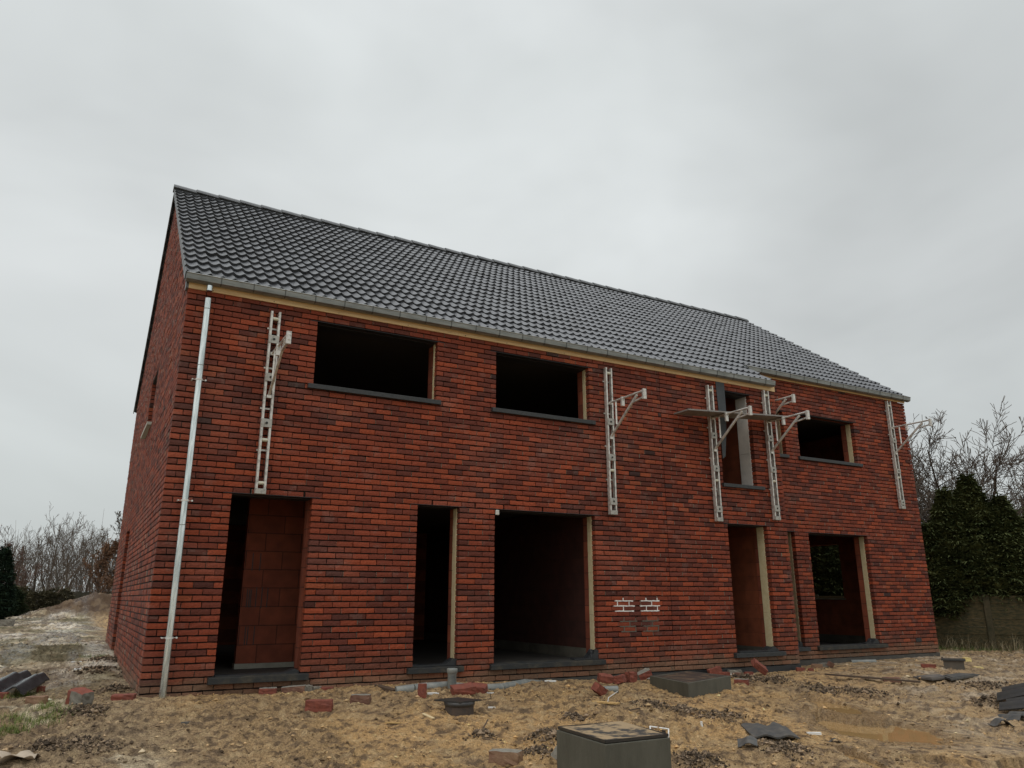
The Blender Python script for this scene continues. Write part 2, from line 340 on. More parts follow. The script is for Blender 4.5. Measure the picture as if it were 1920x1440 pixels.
def brick_mesh(name, parent, lst, O, U, Nn, detail=True, depth=0.10, seed=0, rough=1.0):
    R = np.random.RandomState(seed); n = len(lst); nx = 5 if detail else 1; nzr = 2 if detail else 1
    cols, rows = nx+1, nzr+1
    a = np.tile(np.linspace(0, 1, cols), rows); b = np.repeat(np.linspace(0, 1, rows), cols)
    edge_a = ((a == 0) | (a == 1)); edge_b = ((b == 0) | (b == 1)); G = cols*rows
    u0, wd, z0, h = [lst[:, i][:, None] for i in range(4)]; joint = lst[:, 4:5] > .5
    j = rough if detail else 0.3
    tiltz = R.normal(0, .0010*j, (n, 1))
    bow = R.normal(0, .0011*j, (n, 1))
    u = u0+a*wd+R.normal(0, .0012*j, (n, G))*edge_a
    z = z0+b*h+tiltz*(a-.5)*2+bow*(1-4*(a-.5)**2)+R.normal(0, .0011*j, (n, G))*edge_b
    d = R.normal(0, .0018*j, (n, 1))+R.normal(0, .0009*j, (n, G))-(edge_a | edge_b)*(.0022*j)+R.normal(0, .0015*j, (n, 1))*(a-.5)+R.normal(0, .0016*j, (n, 1))*(b-.5)
    chip = (R.rand(n, G) < 0.05)*(edge_a & edge_b)*R.uniform(0.002, 0.006, (n, G))*j; d = d-chip
    loop = list(range(cols))+[cols*r+nx for r in range(1, rows)]+[cols*(rows-1)+i for i in range(nx-1, -1, -1)]+[cols*r for r in range(rows-2, 0, -1)]
    nl = len(loop)
    u = np.concatenate([u, u[:, loop]], 1); z = np.concatenate([z, z[:, loop]], 1); d = np.concatenate([d, np.full((n, nl), -depth)], 1)
    O = np.array(O, float); U = np.array(U, float); Nn = np.array(Nn, float)
    V = O+u[..., None]*U+z[..., None]*np.array((0, 0, 1.0))+d[..., None]*Nn
    flip = np.cross(U, (0, 0, 1)) @ Nn < 0
    f = []
    for r in range(rows-1):
        for c_ in range(nx): f.append((r*cols+c_, r*cols+c_+1, (r+1)*cols+c_+1, (r+1)*cols+c_))
    for i in range(nl): f.append((loop[(i+1) % nl], loop[i], G+i, G+(i+1) % nl))
    f = np.array(f)
    if flip: f = f[:, ::-1]
    F = (np.arange(n)[:, None, None]*(G+nl)+f[None]).reshape(-1, 4)
    # colour of each brick, in loose batches and darker towards the top; splashed mud low down
    uc = lst[:, 0]+lst[:, 1]/2; zc = lst[:, 2]+lst[:, 3]/2
    batch = fbm(uc*.45+seed, zc*.8, 5+seed, 3)
    r = np.clip(R.rand(n)+(batch-.5)*0.35+sstep(2.6, 5.0, zc)*0.10-0.03, 0, .999)
    ci = np.searchsorted(np.cumsum(PW), r); col = PAL[np.clip(ci, 0, 7)]*R.uniform(.85, 1.15, (n, 1))
    V = V.reshape(-1, 3)
    colf = np.repeat(col, len(f), 0)
    Fc = V[F].mean(1); zz = Fc[:, 2]; along = Fc @ U
    mud = np.clip(sstep(0.26, 0.06, zz+(fbm(along*1.3, zz*3, 3, 3)-.5)*.22), 0, 1)*0.66
    mud = np.maximum(mud, sstep(.55, .2, zz)*.16)
    bloom = sstep(.60, .72, fbm(along*.9+7, zz*1.3, 31+seed, 4))*.05+sstep(.72, .82, fbm(along*6, zz*9, 32+seed, 2))*.09
    colf = colf*(1-bloom[:, None])+np.array((.34, .29, .25))*bloom[:, None]
    colf = colf*(1-mud[:, None])+MUD*mud[:, None]
    # mortar smeared on the end faces of some bricks
    nf_ = len(f); sm = np.zeros((n, nf_), bool); sm[:, nf_-nzr:] = joint & (R.rand(n, 1) < .34*(.3+1.4*fbm(uc*.6, zc*.9, 77+seed, 2))[:, None]); colf[sm.ravel()] = (.36, .33, .25)
    return npmesh(name, V, F, M['brick'], parent, False, [('col', 'FACE', colf)])

def slab_holes(u0, u1, z0, z1, holes, grow=0.0):
    hs = [(a-grow, b+grow, c-grow, d+grow) for a, b, c, d in holes]
    us = sorted({u0, u1} | {min(max(x, u0), u1) for h in hs for x in h[:2]})
    cells = []
    for a, b in zip(us[:-1], us[1:]):
        if b-a < 1e-5: continue
        m = (a+b)/2; z = z0
        for h in sorted([h for h in hs if h[0] < m < h[1]], key=lambda h: h[2]):
            if h[2] > z: cells.append((a, b, z, h[2]))
            z = max(z, h[3])
        if z < z1: cells.append((a, b, z, z1))
    return cells

ZT0, ZH0, ZS1, ZH1 = 0.22, 2.388, 3.94, 4.848
OPF = [(0.79, 1.81, ZT0, ZH0), (3.30, 3.96, ZT0, ZH0), (4.53, 6.34, ZT0, ZH0), (9.20, 10.18, ZT0, ZH0),
       (1.71, 3.54, ZS1, ZH1), (4.54, 6.30, ZS1, ZH1), (9.18, 10.02, 3.11, ZH1)]
OPS = [(11.26, 11.60, ZT0, ZH0), (12.00, 13.81, ZT0, ZH0), (12.00, 13.81, ZS1, ZH1), (11.26, 11.60, ZS1, ZH1)]
OPG = [(6.25, 7.40, 0.06, ZH0), (4.07, 5.30, 4.02, 5.0)]
def snap(h): return h   # openings already sit on whole courses
# --- brick skins
wk = [(x, 31) for x in (3.45, 4.15, 4.7, 5.4, 6.15, 9.4, 10.0, 1.0, 1.6)]
w_front = brick_mesh('wall', house, brick_list(XS, ZU, OPF, cuts=(7.82,), weep=wk), (0, 0, 0), (1, 0, 0), (0, -1, 0), seed=1)
w_set = brick_mesh('wall', house, brick_list(XE, ZU+SL*SB, OPS, u_start=XS+0.11, weep=[(12.3, 31), (13.0, 31), (13.6, 31)]), (0, SB, 0), (1, 0, 0), (0, -1, 0), seed=2)
lim = lambda z: (max(0.11, (z-ZU)/SL), min(DEP, RY+(ZR-z)/SLR))
w_gab = brick_mesh('wall', house, brick_list(DEP, ZR, OPG, u_start=0.11, limits=lim), (0, 0, 0), (0, 1, 0), (-1, 0, 0), seed=3)
w_ret = brick_mesh('wall', house, brick_list(SB, ZU+.1, [], u_start=0.11), (XS, 0, 0), (0, 1, 0), (1, 0, 0), seed=4)
lim2 = lambda z: (max(SB+.11, (z-ZU)/SL), min(DEP, RY+(ZR-z)/SLR))
OPR = [(2.60, 3.75, 1.10, ZH0)]
w_rg = brick_mesh('wall', house, brick_list(DEP, ZR, OPR, u_start=0.11, limits=lim2), (XE, 0, 0), (0, 1, 0), (1, 0, 0), detail=False, seed=5)
w_rear = brick_mesh('wall', house, brick_list(XE-.11, 5.6, [], u_start=0.11), (0, DEP, 0), (1, 0, 0), (0, 1, 0), detail=False, seed=6)
# --- mortar bed behind each skin (a sub-part of its wall)
b = MB()
for c in slab_holes(0.012, XS-.012, ZB+.006, ZU, OPF+[(7.813, 7.827, -9, 99)], .012): b.box(c[0], c[1], .032, .098, c[2], c[3])
b.build('mortar', M['mortar'], w_front)
b = MB()
for c in slab_holes(XS+.012, XE-.012, ZB+.006, ZU+SL*SB, OPS, .012): b.box(c[0], c[1], SB+.032, SB+.098, c[2], c[3])
b.build('mortar', M['mortar'], w_set)
b = MB()
for c in slab_holes(0.10, DEP-.012, ZB+.006, 5.0, OPG, .012): b.box(.013, .097, c[0], c[1], c[2], c[3])
b.prism([(0.10, 5.0), (DEP-.012, 5.0), (DEP-.012, 5.6), (RY, ZR-.02), (.10, ZU)], 'x', .013, .097)
b.build('mortar', M['mortar'], w_gab)
b = MB(); b.box(XS-.098, XS-.013, .10, SB, ZB, ZU+.1); b.build('mortar', M['mortar'], w_ret)
b = MB()
for c in slab_holes(SB+.1, DEP-.012, ZB+.006, 5.0, OPR, .012): b.box(XE-.097, XE-.013, c[0], c[1], c[2], c[3])
b.prism([(SB+.10, 5.0), (DEP-.012, 5.0), (DEP-.012, 5.6), (RY, ZR-.02), (SB+.10, ZU+SL*SB)], 'x', XE-.097, XE-.013)
b.build('mortar', M['mortar'], w_rg)
b = MB(); b.box(.1, XE-.1, DEP-.098, DEP-.013, ZB, 5.6); b.build('mortar', M['mortar'], w_rear)

# --- foundation strips
def strip(name, y, x0, x1, z0, z1, m, lab=None, thick=.02):
    b = MB(); n = max(2, int((x1-x0)/.12)); t = np.linspace(x0, x1, n)
    zt = z1-0.012*NR.rand(n); yf = y-.004-0.012*NR.rand(n)
    v = []
    for i in range(n): v += [(t[i], yf[i], z0), (t[i], yf[i]+.002, zt[i]), (t[i], y+.09, zt[i]), (t[i], y+.09, z0)]
    f = []
    for i in range(n-1):
        a, c = 4*i, 4*i+4; f += [(a, c, c+1, a+1), (a+1, c+1, c+2, a+2)]
    f += [(0, 1, 2, 3), (4*n-4, 4*n-1, 4*n-2, 4*n-3)]
    b.addm(v, f); o = b.build(name, m, house); tag(o, lab); return o
strip('foundation_strip', 0.0, 0.0, 7.0, -0.5, ZB, M['plinth'])
strip('foundation_strip', -0.006, 7.0, XS-.002, -0.5, ZB, M['epdm'], 'black bituminous band under the brickwork')
strip('foundation_strip', SB, XS, XE, -0.5, ZB, M['plinth'])
b = MB(); b.box(-.01, .10, .1, DEP, -.5, ZB); b.build('foundation_strip', M['plinth'], house)
b = MB(); b.box(XE-.1, XE+.01, SB, DEP, -.5, ZB); b.build('foundation_strip', M['plinth'], house)

# --- inner leaf of clay blocks, floors, partitions
def jit(c, k=.0): return c
b = MB()
for c in slab_holes(.2, XS-.2, 0.05, ZU-.05, [(a-.02, bb+(.0 if a != 9.20 else .0), c_-.05, d) for a, bb, c_, d in OPF]): b.box(c[0], c[1], .205, .34, c[2], c[3])
b.build('inner_wall', M['block'], house)
b = MB()
for c in slab_holes(XS-.19, XE-.2, 0.05, ZU+SL*SB-.1, [(a-.02, bb, c_-.05, d) for a, bb, c_, d in OPS]): b.box(c[0], c[1], SB+.205, SB+.34, c[2], c[3])
b.build('inner_wall', M['block'], house)
b = MB()
for c in slab_holes(.35, DEP-.35, 0.05, 5.0, OPG): b.box(.205, .34, c[0], c[1], c[2], c[3])
b.prism([(.35, 5.0), (DEP-.35, 5.0), (DEP-.35, 5.4), (RY, ZR-.2), (.35, 5.1)], 'x', .205, .34)
b.build('inner_wall', M['blocky'], house); b = MB()
for c in slab_holes(SB+.35, DEP-.35, 0.27, 5.0, OPR): b.box(XE-.34, XE-.205, c[0], c[1], c[2], c[3])
b.prism([(SB+.35, 5.0), (DEP-.35, 5.0), (DEP-.35, 5.4), (RY, ZR-.2), (SB+.35, 5.1)], 'x', XE-.34, XE-.205)
b.build('inner_wall', M['blocky'], house)
b = MB(); b.box(XE-.345, XE-.2, SB+.35, DEP-.35, .05, .268); b.build('base_course', M['darkconc'], house)
b = MB(); b.box(XE-.40, XE-.10, 2.55, 3.80, 1.082, 1.108); b.build('window_board', M['concrete'], house)
b = MB(); b.box(.35, XE-.35, DEP-.34, DEP-.2, .05, 5.3); b.build('inner_wall', M['block'], house)
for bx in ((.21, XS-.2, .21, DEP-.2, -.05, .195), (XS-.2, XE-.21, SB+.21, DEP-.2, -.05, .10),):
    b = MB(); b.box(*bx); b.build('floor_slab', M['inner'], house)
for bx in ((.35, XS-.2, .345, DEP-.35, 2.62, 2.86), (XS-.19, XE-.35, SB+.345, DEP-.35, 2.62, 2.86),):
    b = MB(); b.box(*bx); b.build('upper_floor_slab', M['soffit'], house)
# wall seen straight through the door, on a pale concrete course
b = MB(); b.box(1.235, 3.1, 1.2, 1.34, .262, 2.6); b.build('partition_wall', M['block'], house)
b = MB(); b.box(1.225, 3.1, 1.195, 1.345, .19, .260); o = b.build('base_course', M['concrete'], house)
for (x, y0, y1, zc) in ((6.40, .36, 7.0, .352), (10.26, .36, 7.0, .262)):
    b = MB(); b.box(x, x+.14, y0, y1, zc+.002, 2.6); b.build('partition_wall', M['blockshade' if x < 7 else 'blocky'], house)
    b = MB(); b.box(x-.006, x+.146, y0, y1, .19, zc); b.build('base_course', M['darkconc'], house)
for bx in ((3.1, 3.24, .36, 7.0, .20, 2.6), (.36, 6.4, 7.0, 7.14, .2, 2.6), (6.55, XS, 7.0, 7.14, .2, 2.6),):
    b = MB(); b.box(*bx); b.build('partition_wall', M['blocky'], house)
b = MB(); b.box(10.12, 10.26, .36, 6.0, 2.88, 5.0); b.build('partition_wall', M['blocky'], house)
b = MB(); b.box(.36, XE-.36, 6.0, 6.14, 2.88, 5.2); b.build('partition_wall', M['block'], house)
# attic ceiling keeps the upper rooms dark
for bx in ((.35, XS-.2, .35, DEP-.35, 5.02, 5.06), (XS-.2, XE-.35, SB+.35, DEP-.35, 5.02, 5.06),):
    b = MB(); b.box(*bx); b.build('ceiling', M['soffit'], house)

for gx_, g0, g1 in ((1.312, .99, 1.24), (1.341, .99, 1.23), (1.362, .99, 1.23), (1.432, .99, 1.26), (1.508, .98, 1.26), (1.585, .99, 1.25), (1.33, .50, .74), (1.362, .50, .74), (1.448, .50, .74), (1.345, 1.48, 1.72), (1.448, 1.48, 1.72)):
    b = MB(); b.box(gx_-.006, gx_+.006, 1.197, 1.205, g0, g1); b.build('block_groove', M['lintel'], house)
# --- cavity insulation returns, lintels, sills
def wavy(name, x0, x1, y0, y1, z0, z1, m, seed=0, teeth=True, lab=None):
    """a board edge in the cavity at the right jamb, with mortar-smeared steps"""
    R = np.random.RandomState(seed); b = MB(); nz_ = max(4, int((z1-z0)/C)+1); z = np.linspace(z0, z1, nz_)
    for i in range(nz_-1):
        xx = x0-.003*R.rand(); yy = y0-.006*R.rand()*teeth
        b.box(xx, x1, yy, y1, z[i]+.0005, z[i+1]-(.0025 if i % 8 == 7 else .0))
    o = b.build(name, m, house); tag(o, lab); return o
ins = {0: 'none', 1: 'foam', 2: 'foam', 3: 'foam', 4: 'foam', 5: 'foam', 6: 'foamgrey'}
for i, (a, bb, z0, z1) in enumerate(OPF):
    if i:
        m = M['foamgrey'] if i == 6 else M['foam']
        wavy('insulation_board', bb-(.012 if i < 6 else .014), bb+.06, .103, .203+(.05 if i in (3,) else -.07 if i == 4 else -.03 if i == 5 else 0.0)+(.16 if i == 6 else 0), z0+.01, z1-.01, m, i, lab='wide grey-faced insulation board in the tall upper opening' if i == 6 else None)
    b = MB(); b.box(a-.10, bb+.10, -.004, .09, z1-.001+.0015, z1+.007); b.build('lintel', M['lintel'], house)
    b = MB(); b.box(a+.002, bb-.002, .10, .34, z1-.012, z1-.002); b.build('lintel', M['lintel'], house)
for i, (a, bb, z0, z1) in enumerate(OPS):
    m = M['foamdark'] if i == 0 else M['foam']
    if i in (0, 3): wavy('insulation_board', bb-.014, bb+.06, SB+.103, SB+.24, z0+.01, z1-.01, M['foamdark'], 20+i)
    else: wavy('insulation_board', bb-.012, bb+.06, SB+.103, SB+.203, z0+.01, z1-.01, m, 20+i)
    b = MB(); b.box(a-.10, bb+.10, SB-.004, SB+.09, z1+.0005, z1+.007); b.build('lintel', M['lintel'], house)
    b = MB(); b.box(a+.002, bb-.002, SB+.17, SB+.34, z1-.012, z1-.002); b.build('lintel', M['lintel'], house)
def sill(x0, x1, y, z0, z1, m, proj=.05, lab=None, name='window_sill'):
    b = MB(); b.prism([(y-proj, z0), (y+.16, z0), (y+.16, z1+.012), (y-proj, z1-.004)], 'x', x0, x1)
    o = b.build(name, m, house, bevel=.004); tag(o, lab); return o
sill(1.63, 3.60, 0, 3.868, 3.937, M['stone']); sill(4.46, 6.38, 0, 3.868, 3.937, M['stone'])
sill(9.14, 10.17, 0, 3.040, 3.106, M['stone']); sill(11.93, 13.90, SB, 3.868, 3.937, M['stone']); sill(11.25, 11.62, SB, 3.868, 3.937, M['stone'])
sill(.72, 1.90, 0, .135, .212, M['dirtystone'], .07, 'mud-splashed door threshold of dark stone', 'door_sill')
sill(3.22, 4.04, 0, .142, .214, M['dirtystone'], .06, name='window_sill'); sill(4.46, 6.43, 0, .142, .214, M['dirtystone'], .06)
sill(9.12, 10.30, 0, .142, .214, M['stone'], .07, name='window_sill'); sill(11.25, 11.68, SB, .142, .214, M['stone'], .05); sill(11.92, 13.97, SB, .142, .214, M['dirtystone'], .06)
b = MB(); b.box(-.07, .15, 3.98, 5.4, 3.96, 4.012); tag(b.build('window_sill', mat('pale_stone_sill', (.42, .42, .36), .8), house, bevel=.003), 'pale stone sill on the gable wall')
# black membrane folded up inside the door and the big openings
def flap(name, pts, m, thick=.004, parent=None, lab=None):
    b = MB(); P_ = [Vector(p) for p in pts]; n = (P_[1]-P_[0]).cross(P_[2]-P_[0]).normalized()*thick
    k = len(P_); b.addm(list(P_)+[p+n for p in P_], [tuple(range(k)), tuple(range(k, 2*k))[::-1]]+[(i, k+i, k+(i+1) % k, (i+1) % k) for i in range(k)])
    o = b.build(name, m, parent or house); tag(o, lab); return o
def crumple(name, x0, x1, y0, y1, z0, amp, m, seed, peak=None):
    n, k = 26, 9; R = np.random.RandomState(seed); X, Y = np.meshgrid(np.linspace(x0, x1, n), np.linspace(y0, y1, k))
    H = z0+amp*(fbm(X*9+seed, Y*14, seed, 3)); 
    if peak is not None: H = H+peak[1]*np.exp(-((X-peak[0])/.07)**2)
    X = X+R.normal(0, .006, X.shape)
    V = np.stack([X, Y, H], -1).reshape(-1, 3); F = [(j*n+i, j*n+i+1, (j+1)*n+i+1, (j+1)*n+i) for j in range(k-1) for i in range(n-1)]
    V2 = V.copy(); V2[:, 2] = z0-.004
    nb = len(V); border = [i for i in range(n)]+[j*n+n-1 for j in range(1, k)]+[(k-1)*n+i for i in range(n-2, -1, -1)]+[j*n for j in range(k-2, 0, -1)]
    F = F+[(border[i], nb+border[i], nb+border[(i+1) % len(border)], border[(i+1) % len(border)]) for i in range(len(border))]
    return npmesh(name, np.concatenate([V, V2]), F, m, house, False)
crumple('membrane', .80, 1.80, .03, .19, .218, .014, M['epdm'], 3, (1.74, .04))
crumple('membrane', 3.31, 3.98, .03, .19, .226, .03, M['epdm'], 4, (3.93, .07))
crumple('membrane', 5.9, 6.36, .01, .19, .224, .03, M['epdm'], 5, (6.30, .12))
crumple('membrane', 9.25, 10.2, .0, .19, .224, .025, M['epdm'], 6, (10.08, .06))
crumple('membrane', 13.4, 13.84, SB+.02, SB+.19, .224, .03, M['epdm'], 7, (13.72, .08))
crumple('membrane', 11.4, 11.55, SB+.02, SB+.15, .224, .05, M['epdm'], 8, (11.5, .07))
# dark membrane hanging down over the left side of the tall upper opening
flap('hanging_membrane', [(9.155, -.012, 5.02), (9.37, -.012, 5.02), (9.365, -.016, 4.5), (9.33, -.014, 4.05), (9.27, -.01, 3.6), (9.20, -.008, 3.55), (9.185, -.014, 4.3)], M['slate'], lab='dark grey strip of membrane hanging from the eave')
# square of dark mesh low in the set-back wall, small white peg
b = MB(); b.box(14.97, 15.15, SB-.012, SB-.004, .22, .30); b.build('vent_hole', M['epdm'], house)
b = MB(); b.box(4.545, 4.60, -.02, .02, ZH0-.085, ZH0-.01); b.build('foam_wedge', mat('white_foam_wedge', (.55, .55, .5), .8), house, bevel=.01)
# --- two trial patches of white pointing and one grey below them
for nm, mm, cols_, k0, kn, lab in (('pointing_sample', mat('white_pointing', (.78, .76, .71), .9), ((6.66, 7.07), (7.17, 7.58)), 12, 3, 'trial patch of white pointing between the bricks'),
                                  ('pointing_sample', mat('grey_pointing', (.12, .115, .09), .95), ((6.76, 7.10), (7.2, 7.56)), 8, 3, 'trial patch of dark grey pointing below the white one')):
    for x0, x1 in cols_:
        b = MB(); R = np.random.RandomState(int(x0*100))
        for j in range(kn):
            z = ZB+(k0+j)*C
            e0, e1 = x0+R.uniform(.0, .03), x1-R.uniform(.0, .04); xs = np.linspace(e0, e1, 12)+np.append(0, R.normal(0, .004, 11))
            for i in range(11): b.box(xs[i]-.002, xs[i+1]+.002, -.002-.004*R.rand(), .032, z-.006-.005*R.rand()**2, z+.006+.006*R.rand()**2)
            if j < kn:
                kk = k0+j; off = (kk % 2)*BLN/2; n = math.ceil((x0-off)/BLN)
                while off+n*BLN < x1:
                    x = off+n*BLN
                    if x > x0+.03 and x < x1-.02: b.box(x-.005-.004*R.rand(), x+.005+.004*R.rand(), -.0015, .032, z+.007, z+C-.007 if j < kn-1 else z+C*.6)
                    n += 1
        tag(b.build(nm, mm, house), lab)

# ============================================================ roof
ang = math.atan(SL); ca, sa = math.cos(ang), math.sin(ang)
WV, GA = 0.1515, 0.3345           # wave pitch and batten gauge
EY, EZ = -0.075, 5.175            # eave edge of the tiles (mean surface)
NROW = 20
prof_t = np.array([0, .05, .12, .25, .40, .55, .68, .80, .90, .96])
def wave(t):
    # flat pan rising into a roll, in metres
    return np.interp(t, [0, .06, .14, .26, .40, .54, .66, .78, .88, .95, 1.0], [.012, .006, -.003, -.013, -.017, -.015, -.009, .003, .013, .016, .012])
def tile_slope(name, x0, x1, rows, y_sign, parent, eave, slope_ang, rowlen, seed, rowcut=0.0):
    R = np.random.RandomState(seed); V = []; F = []; COL = []
    nw = int(round((x1-x0)/WV)); cs, sn = math.cos(slope_ang), math.sin(slope_ang)
    ny, nzv = -sn*y_sign, cs           # surface normal (y, z); eave point given
    for k in range(rows[0], rows[1]):
        s0 = k*rowlen-(0.0 if k > rows[0] else -rowcut); s1 = (k+1)*rowlen+(.055 if k < 19 else -.03)
        for i in range(nw):
            pair = i//2
            if i % 2 == 0:
                lift = R.normal(0, .0026); sh = R.normal(0, .004); cc = R.uniform(.72, 1.28)
            t = np.append(prof_t, 1.0); xs = x0+(i+t)*WV
            h = wave(t)+lift
            base = len(V)
            # top front, bottom front, top back, and the top front again so the edge stays crisp
            for (s, hh) in ((s0+sh, .036), (s0+sh+.006, -.008), (s1+sh, -.006), (s0+sh, .036)):
                for xx, h_ in zip(xs, h):
                    o = h_+hh
                    V.append((xx, eave[0]+s*cs*y_sign+ny*o, eave[1]+s*sn+nzv*o))
            n = len(t)
            q = []
            for j in range(n-1):
                q.append((base+j, base+j+1, base+2*n+j+1, base+2*n+j)); q.append((base+n+j, base+n+j+1, base+3*n+j+1, base+3*n+j))
            F += q
            COL += [(.060*cc, .064*cc, .070*cc)]*len(q)
    F4 = [f if len(set(f)) == 4 else (f[0], f[1], f[2], f[0]) for f in F]
    F4 = np.array([f for f in F4 if len(set(f)) == 4]); 
    COL = np.array([c for f, c in zip(F, COL) if len(set(f)) == 4])
    return npmesh(name, V, F4, M['tile'], parent, True, [('col', 'FACE', COL)])
roofE = MB()
# deck and verge boards are the roof body; the tiles are its part
roofE.prism([(0.02, ZU+.0), (RY, ZR), (DEP, ZR-SLR*(DEP-RY)), (DEP+.1, ZR-SLR*(DEP+.1-RY)+.06), (RY, ZR+.075), (.0, ZU+.075)], 'x', -.012, XS-.02)
roofE.prism([(SB+.02, ZU+SL*(SB+.02)), (RY, ZR), (DEP, ZR-SLR*(DEP-RY)), (DEP+.1, ZR-SLR*(DEP+.1-RY)+.06), (RY, ZR+.075), (SB, ZU+.075+SL*SB)], 'x', XS-.02, XE+.035)
roof = roofE.build('roof', M['epdm'], house)
K2 = 2; cut = (SB-.5*GA*0)/ca
tiles_a = tile_slope('roof_tiles', -.05, 10.6, (0, 3), 1, roof, (EY, EZ), ang, GA, 1)
tiles_b = tile_slope('roof_tiles', -.05, XE+.10, (3, NROW), 1, roof, (EY, EZ), ang, GA, 2)
tiles_c = tile_slope('roof_tiles', -.05+WV*70, XE+.10, (2, 3), 1, roof, (EY, EZ), ang, GA, 3, rowcut=.10)
angr = math.atan(SLR)
LR = (DEP+.3-RY)/math.cos(angr)
tiles_r = tile_slope('roof_tiles', -.05, XE+.10, (0, int(LR/GA)), -1, roof, (DEP+.22, ZR-SLR*(DEP+.22-RY)+.10), angr, GA, 4)
# verge tiles: a stepped downturned flange along the gables
for xg, sgn in ((-.05, -1), (XE+.10, 1)):
    vt = MB()
    for k in range(0 if sgn < 0 else 2, NROW):
        s0, s1 = k*GA+(.10 if (sgn > 0 and k == 2) else 0), (k+1)*GA+.03
        P_ = lambda s, o: (EY+s*ca-sa*o, EZ+s*sa+ca*o)
        a0 = P_(s0, .028); a1 = P_(s1, .008); b0 = P_(s0, -.085); b1 = P_(s1, -.095)
        vt.prism([a0, a1, b1, b0], 'x', min(xg, xg+sgn*.014), max(xg, xg+sgn*.014))
    for k in range(0, int(LR/GA)):
        cr_, sr_ = math.cos(angr), math.sin(angr); s0, s1 = k*GA, (k+1)*GA+.03
        P_ = lambda s, o: (DEP+.22-s*cr_+sr_*o, ZR-SLR*(DEP+.22-RY)+.10+s*sr_+cr_*o)
        vt.prism([P_(s0, .028), P_(s1, .008), P_(s1, -.060), P_(s0, -.055)], 'x', min(xg, xg+sgn*.014), max(xg, xg+sgn*.014))
    vt.build('verge_tiles', M['ridge'], roof)
# ridge caps
rb = MB(); nk = 37; lk = (XE+.12+.08)/nk; ZC = 9.158
for i in range(nk):
    x0 = -.08+i*lk; x1 = x0+lk+.03
    pf = [(-.125, -.055), (-.10, -.005), (-.05, .040), (0, .055), (.05, .040), (.10, -.005), (.125, -.055), (.10, -.07), (0, .03), (-.10, -.07)]
    v = [(x0, RY+u, ZC+w_) for u, w_ in pf]+[(x1, RY+u*1.07, ZC+w_+.020) for u, w_ in pf]; n = len(pf)
    v = [(x0, RY+u*1.07, ZC+w_+.020) for u, w_ in pf]+[(x1, RY+u, ZC+w_) for u, w_ in pf]
    rb.addm(v, [(j, (j+1) % n, n+(j+1) % n, n+j) for j in range(n)]+[tuple(range(n)), tuple(range(n, 2*n))[::-1]])
rb.build('ridge_tiles', M['ridge'], roof)
b = MB(); b.box(-.04, XE+.02, RY-.10, RY+.10, ZC-.13, ZC-.065); b.build('ridge_board', M['epdm'], roof)
# the little step where the lower eave ends
flap('step_flashing', [(10.55, .02, 5.16), (10.66, .0, 5.16), (10.66, SB+.1, 5.66), (10.55, SB+.1, 5.70)], M['zinc'], .02)

# --- eaves: fascia boards and zinc gutters
def gutter(x0, x1, y, zb, lab):
    g = MB(); t = .004
    po = [(y-.022, zb+.12), (y-.022, zb+.005), (y-.05, zb-.008), (y-.10, zb-.008), (y-.138, zb+.012), (y-.148, zb+.078), (y-.156, zb+.088), (y-.148, zb+.098), (y-.138, zb+.088),
          (y-.134, zb+.02), (y-.10, zb), (y-.05, zb), (y-.03, zb+.012), (y-.03, zb+.12)]
    g.prism(po, 'x', x0, x1)
    for xe in (x0, x1-.004): g.prism(po[:8], 'x', xe, xe+.004)
    o = g.build('gutter', M['zinc'], house); tag(o, lab)
    x = x0+.42
    ps = [(y-.141, zb+.008), (y-.151, zb+.076), (y-.159, zb+.088), (y-.149, zb+.102), (y-.147, zb+.076), (y-.137, zb+.014), (y-.10, zb-.006), (y-.10, zb-.0125)]
    j = MB(); j.prism(ps, 'x', 0, .013); g0 = j.build('gutter_bracket', M['zincd'], o); g0.location.x = x
    while x < x1-.5:
        x += .415; q = g0.copy(); SC.collection.objects.link(q); q.parent = o; q.location.x = x
    return o
gutter(-.05, 10.60, 0, 5.076, None); g2 = gutter(10.52, XE+.06, SB, 5.076+SL*SB+.03, None)
for x0, x1, y, z0 in ((-.03, XS, 0, 5.002), (XS-.02, XE, SB, 5.002+SL*SB+.07)):
    b = MB(); xs = np.arange(x0, x1, 3.9).tolist()+[x1]
    if xs[-1]-xs[-2] < .5: xs.pop(-2)
    for a, c in zip(xs[:-1], xs[1:]): b.box(a+.001, c-.001, y-.020, y-.002, z0, z0+.135)
    fb = b.build('fascia_board', M['pine'], house)
    for i in range(int((x1-x0)/.9)):
        kn = MB(); xx = x0+.4+i*.9+rnd.uniform(-.2, .2); zz = z0+rnd.choice((.018, .05)); kn.tube((xx, y-.021, zz), (xx, y-.0225, zz), rnd.uniform(.005, .009), 8)
        kn.build('nail_head', M['steel'], fb)
b = MB(); b.box(-.034, -.002, -.022, .12, 5.0, 5.16); b.build('eave_end_board', M['ridge'], house)
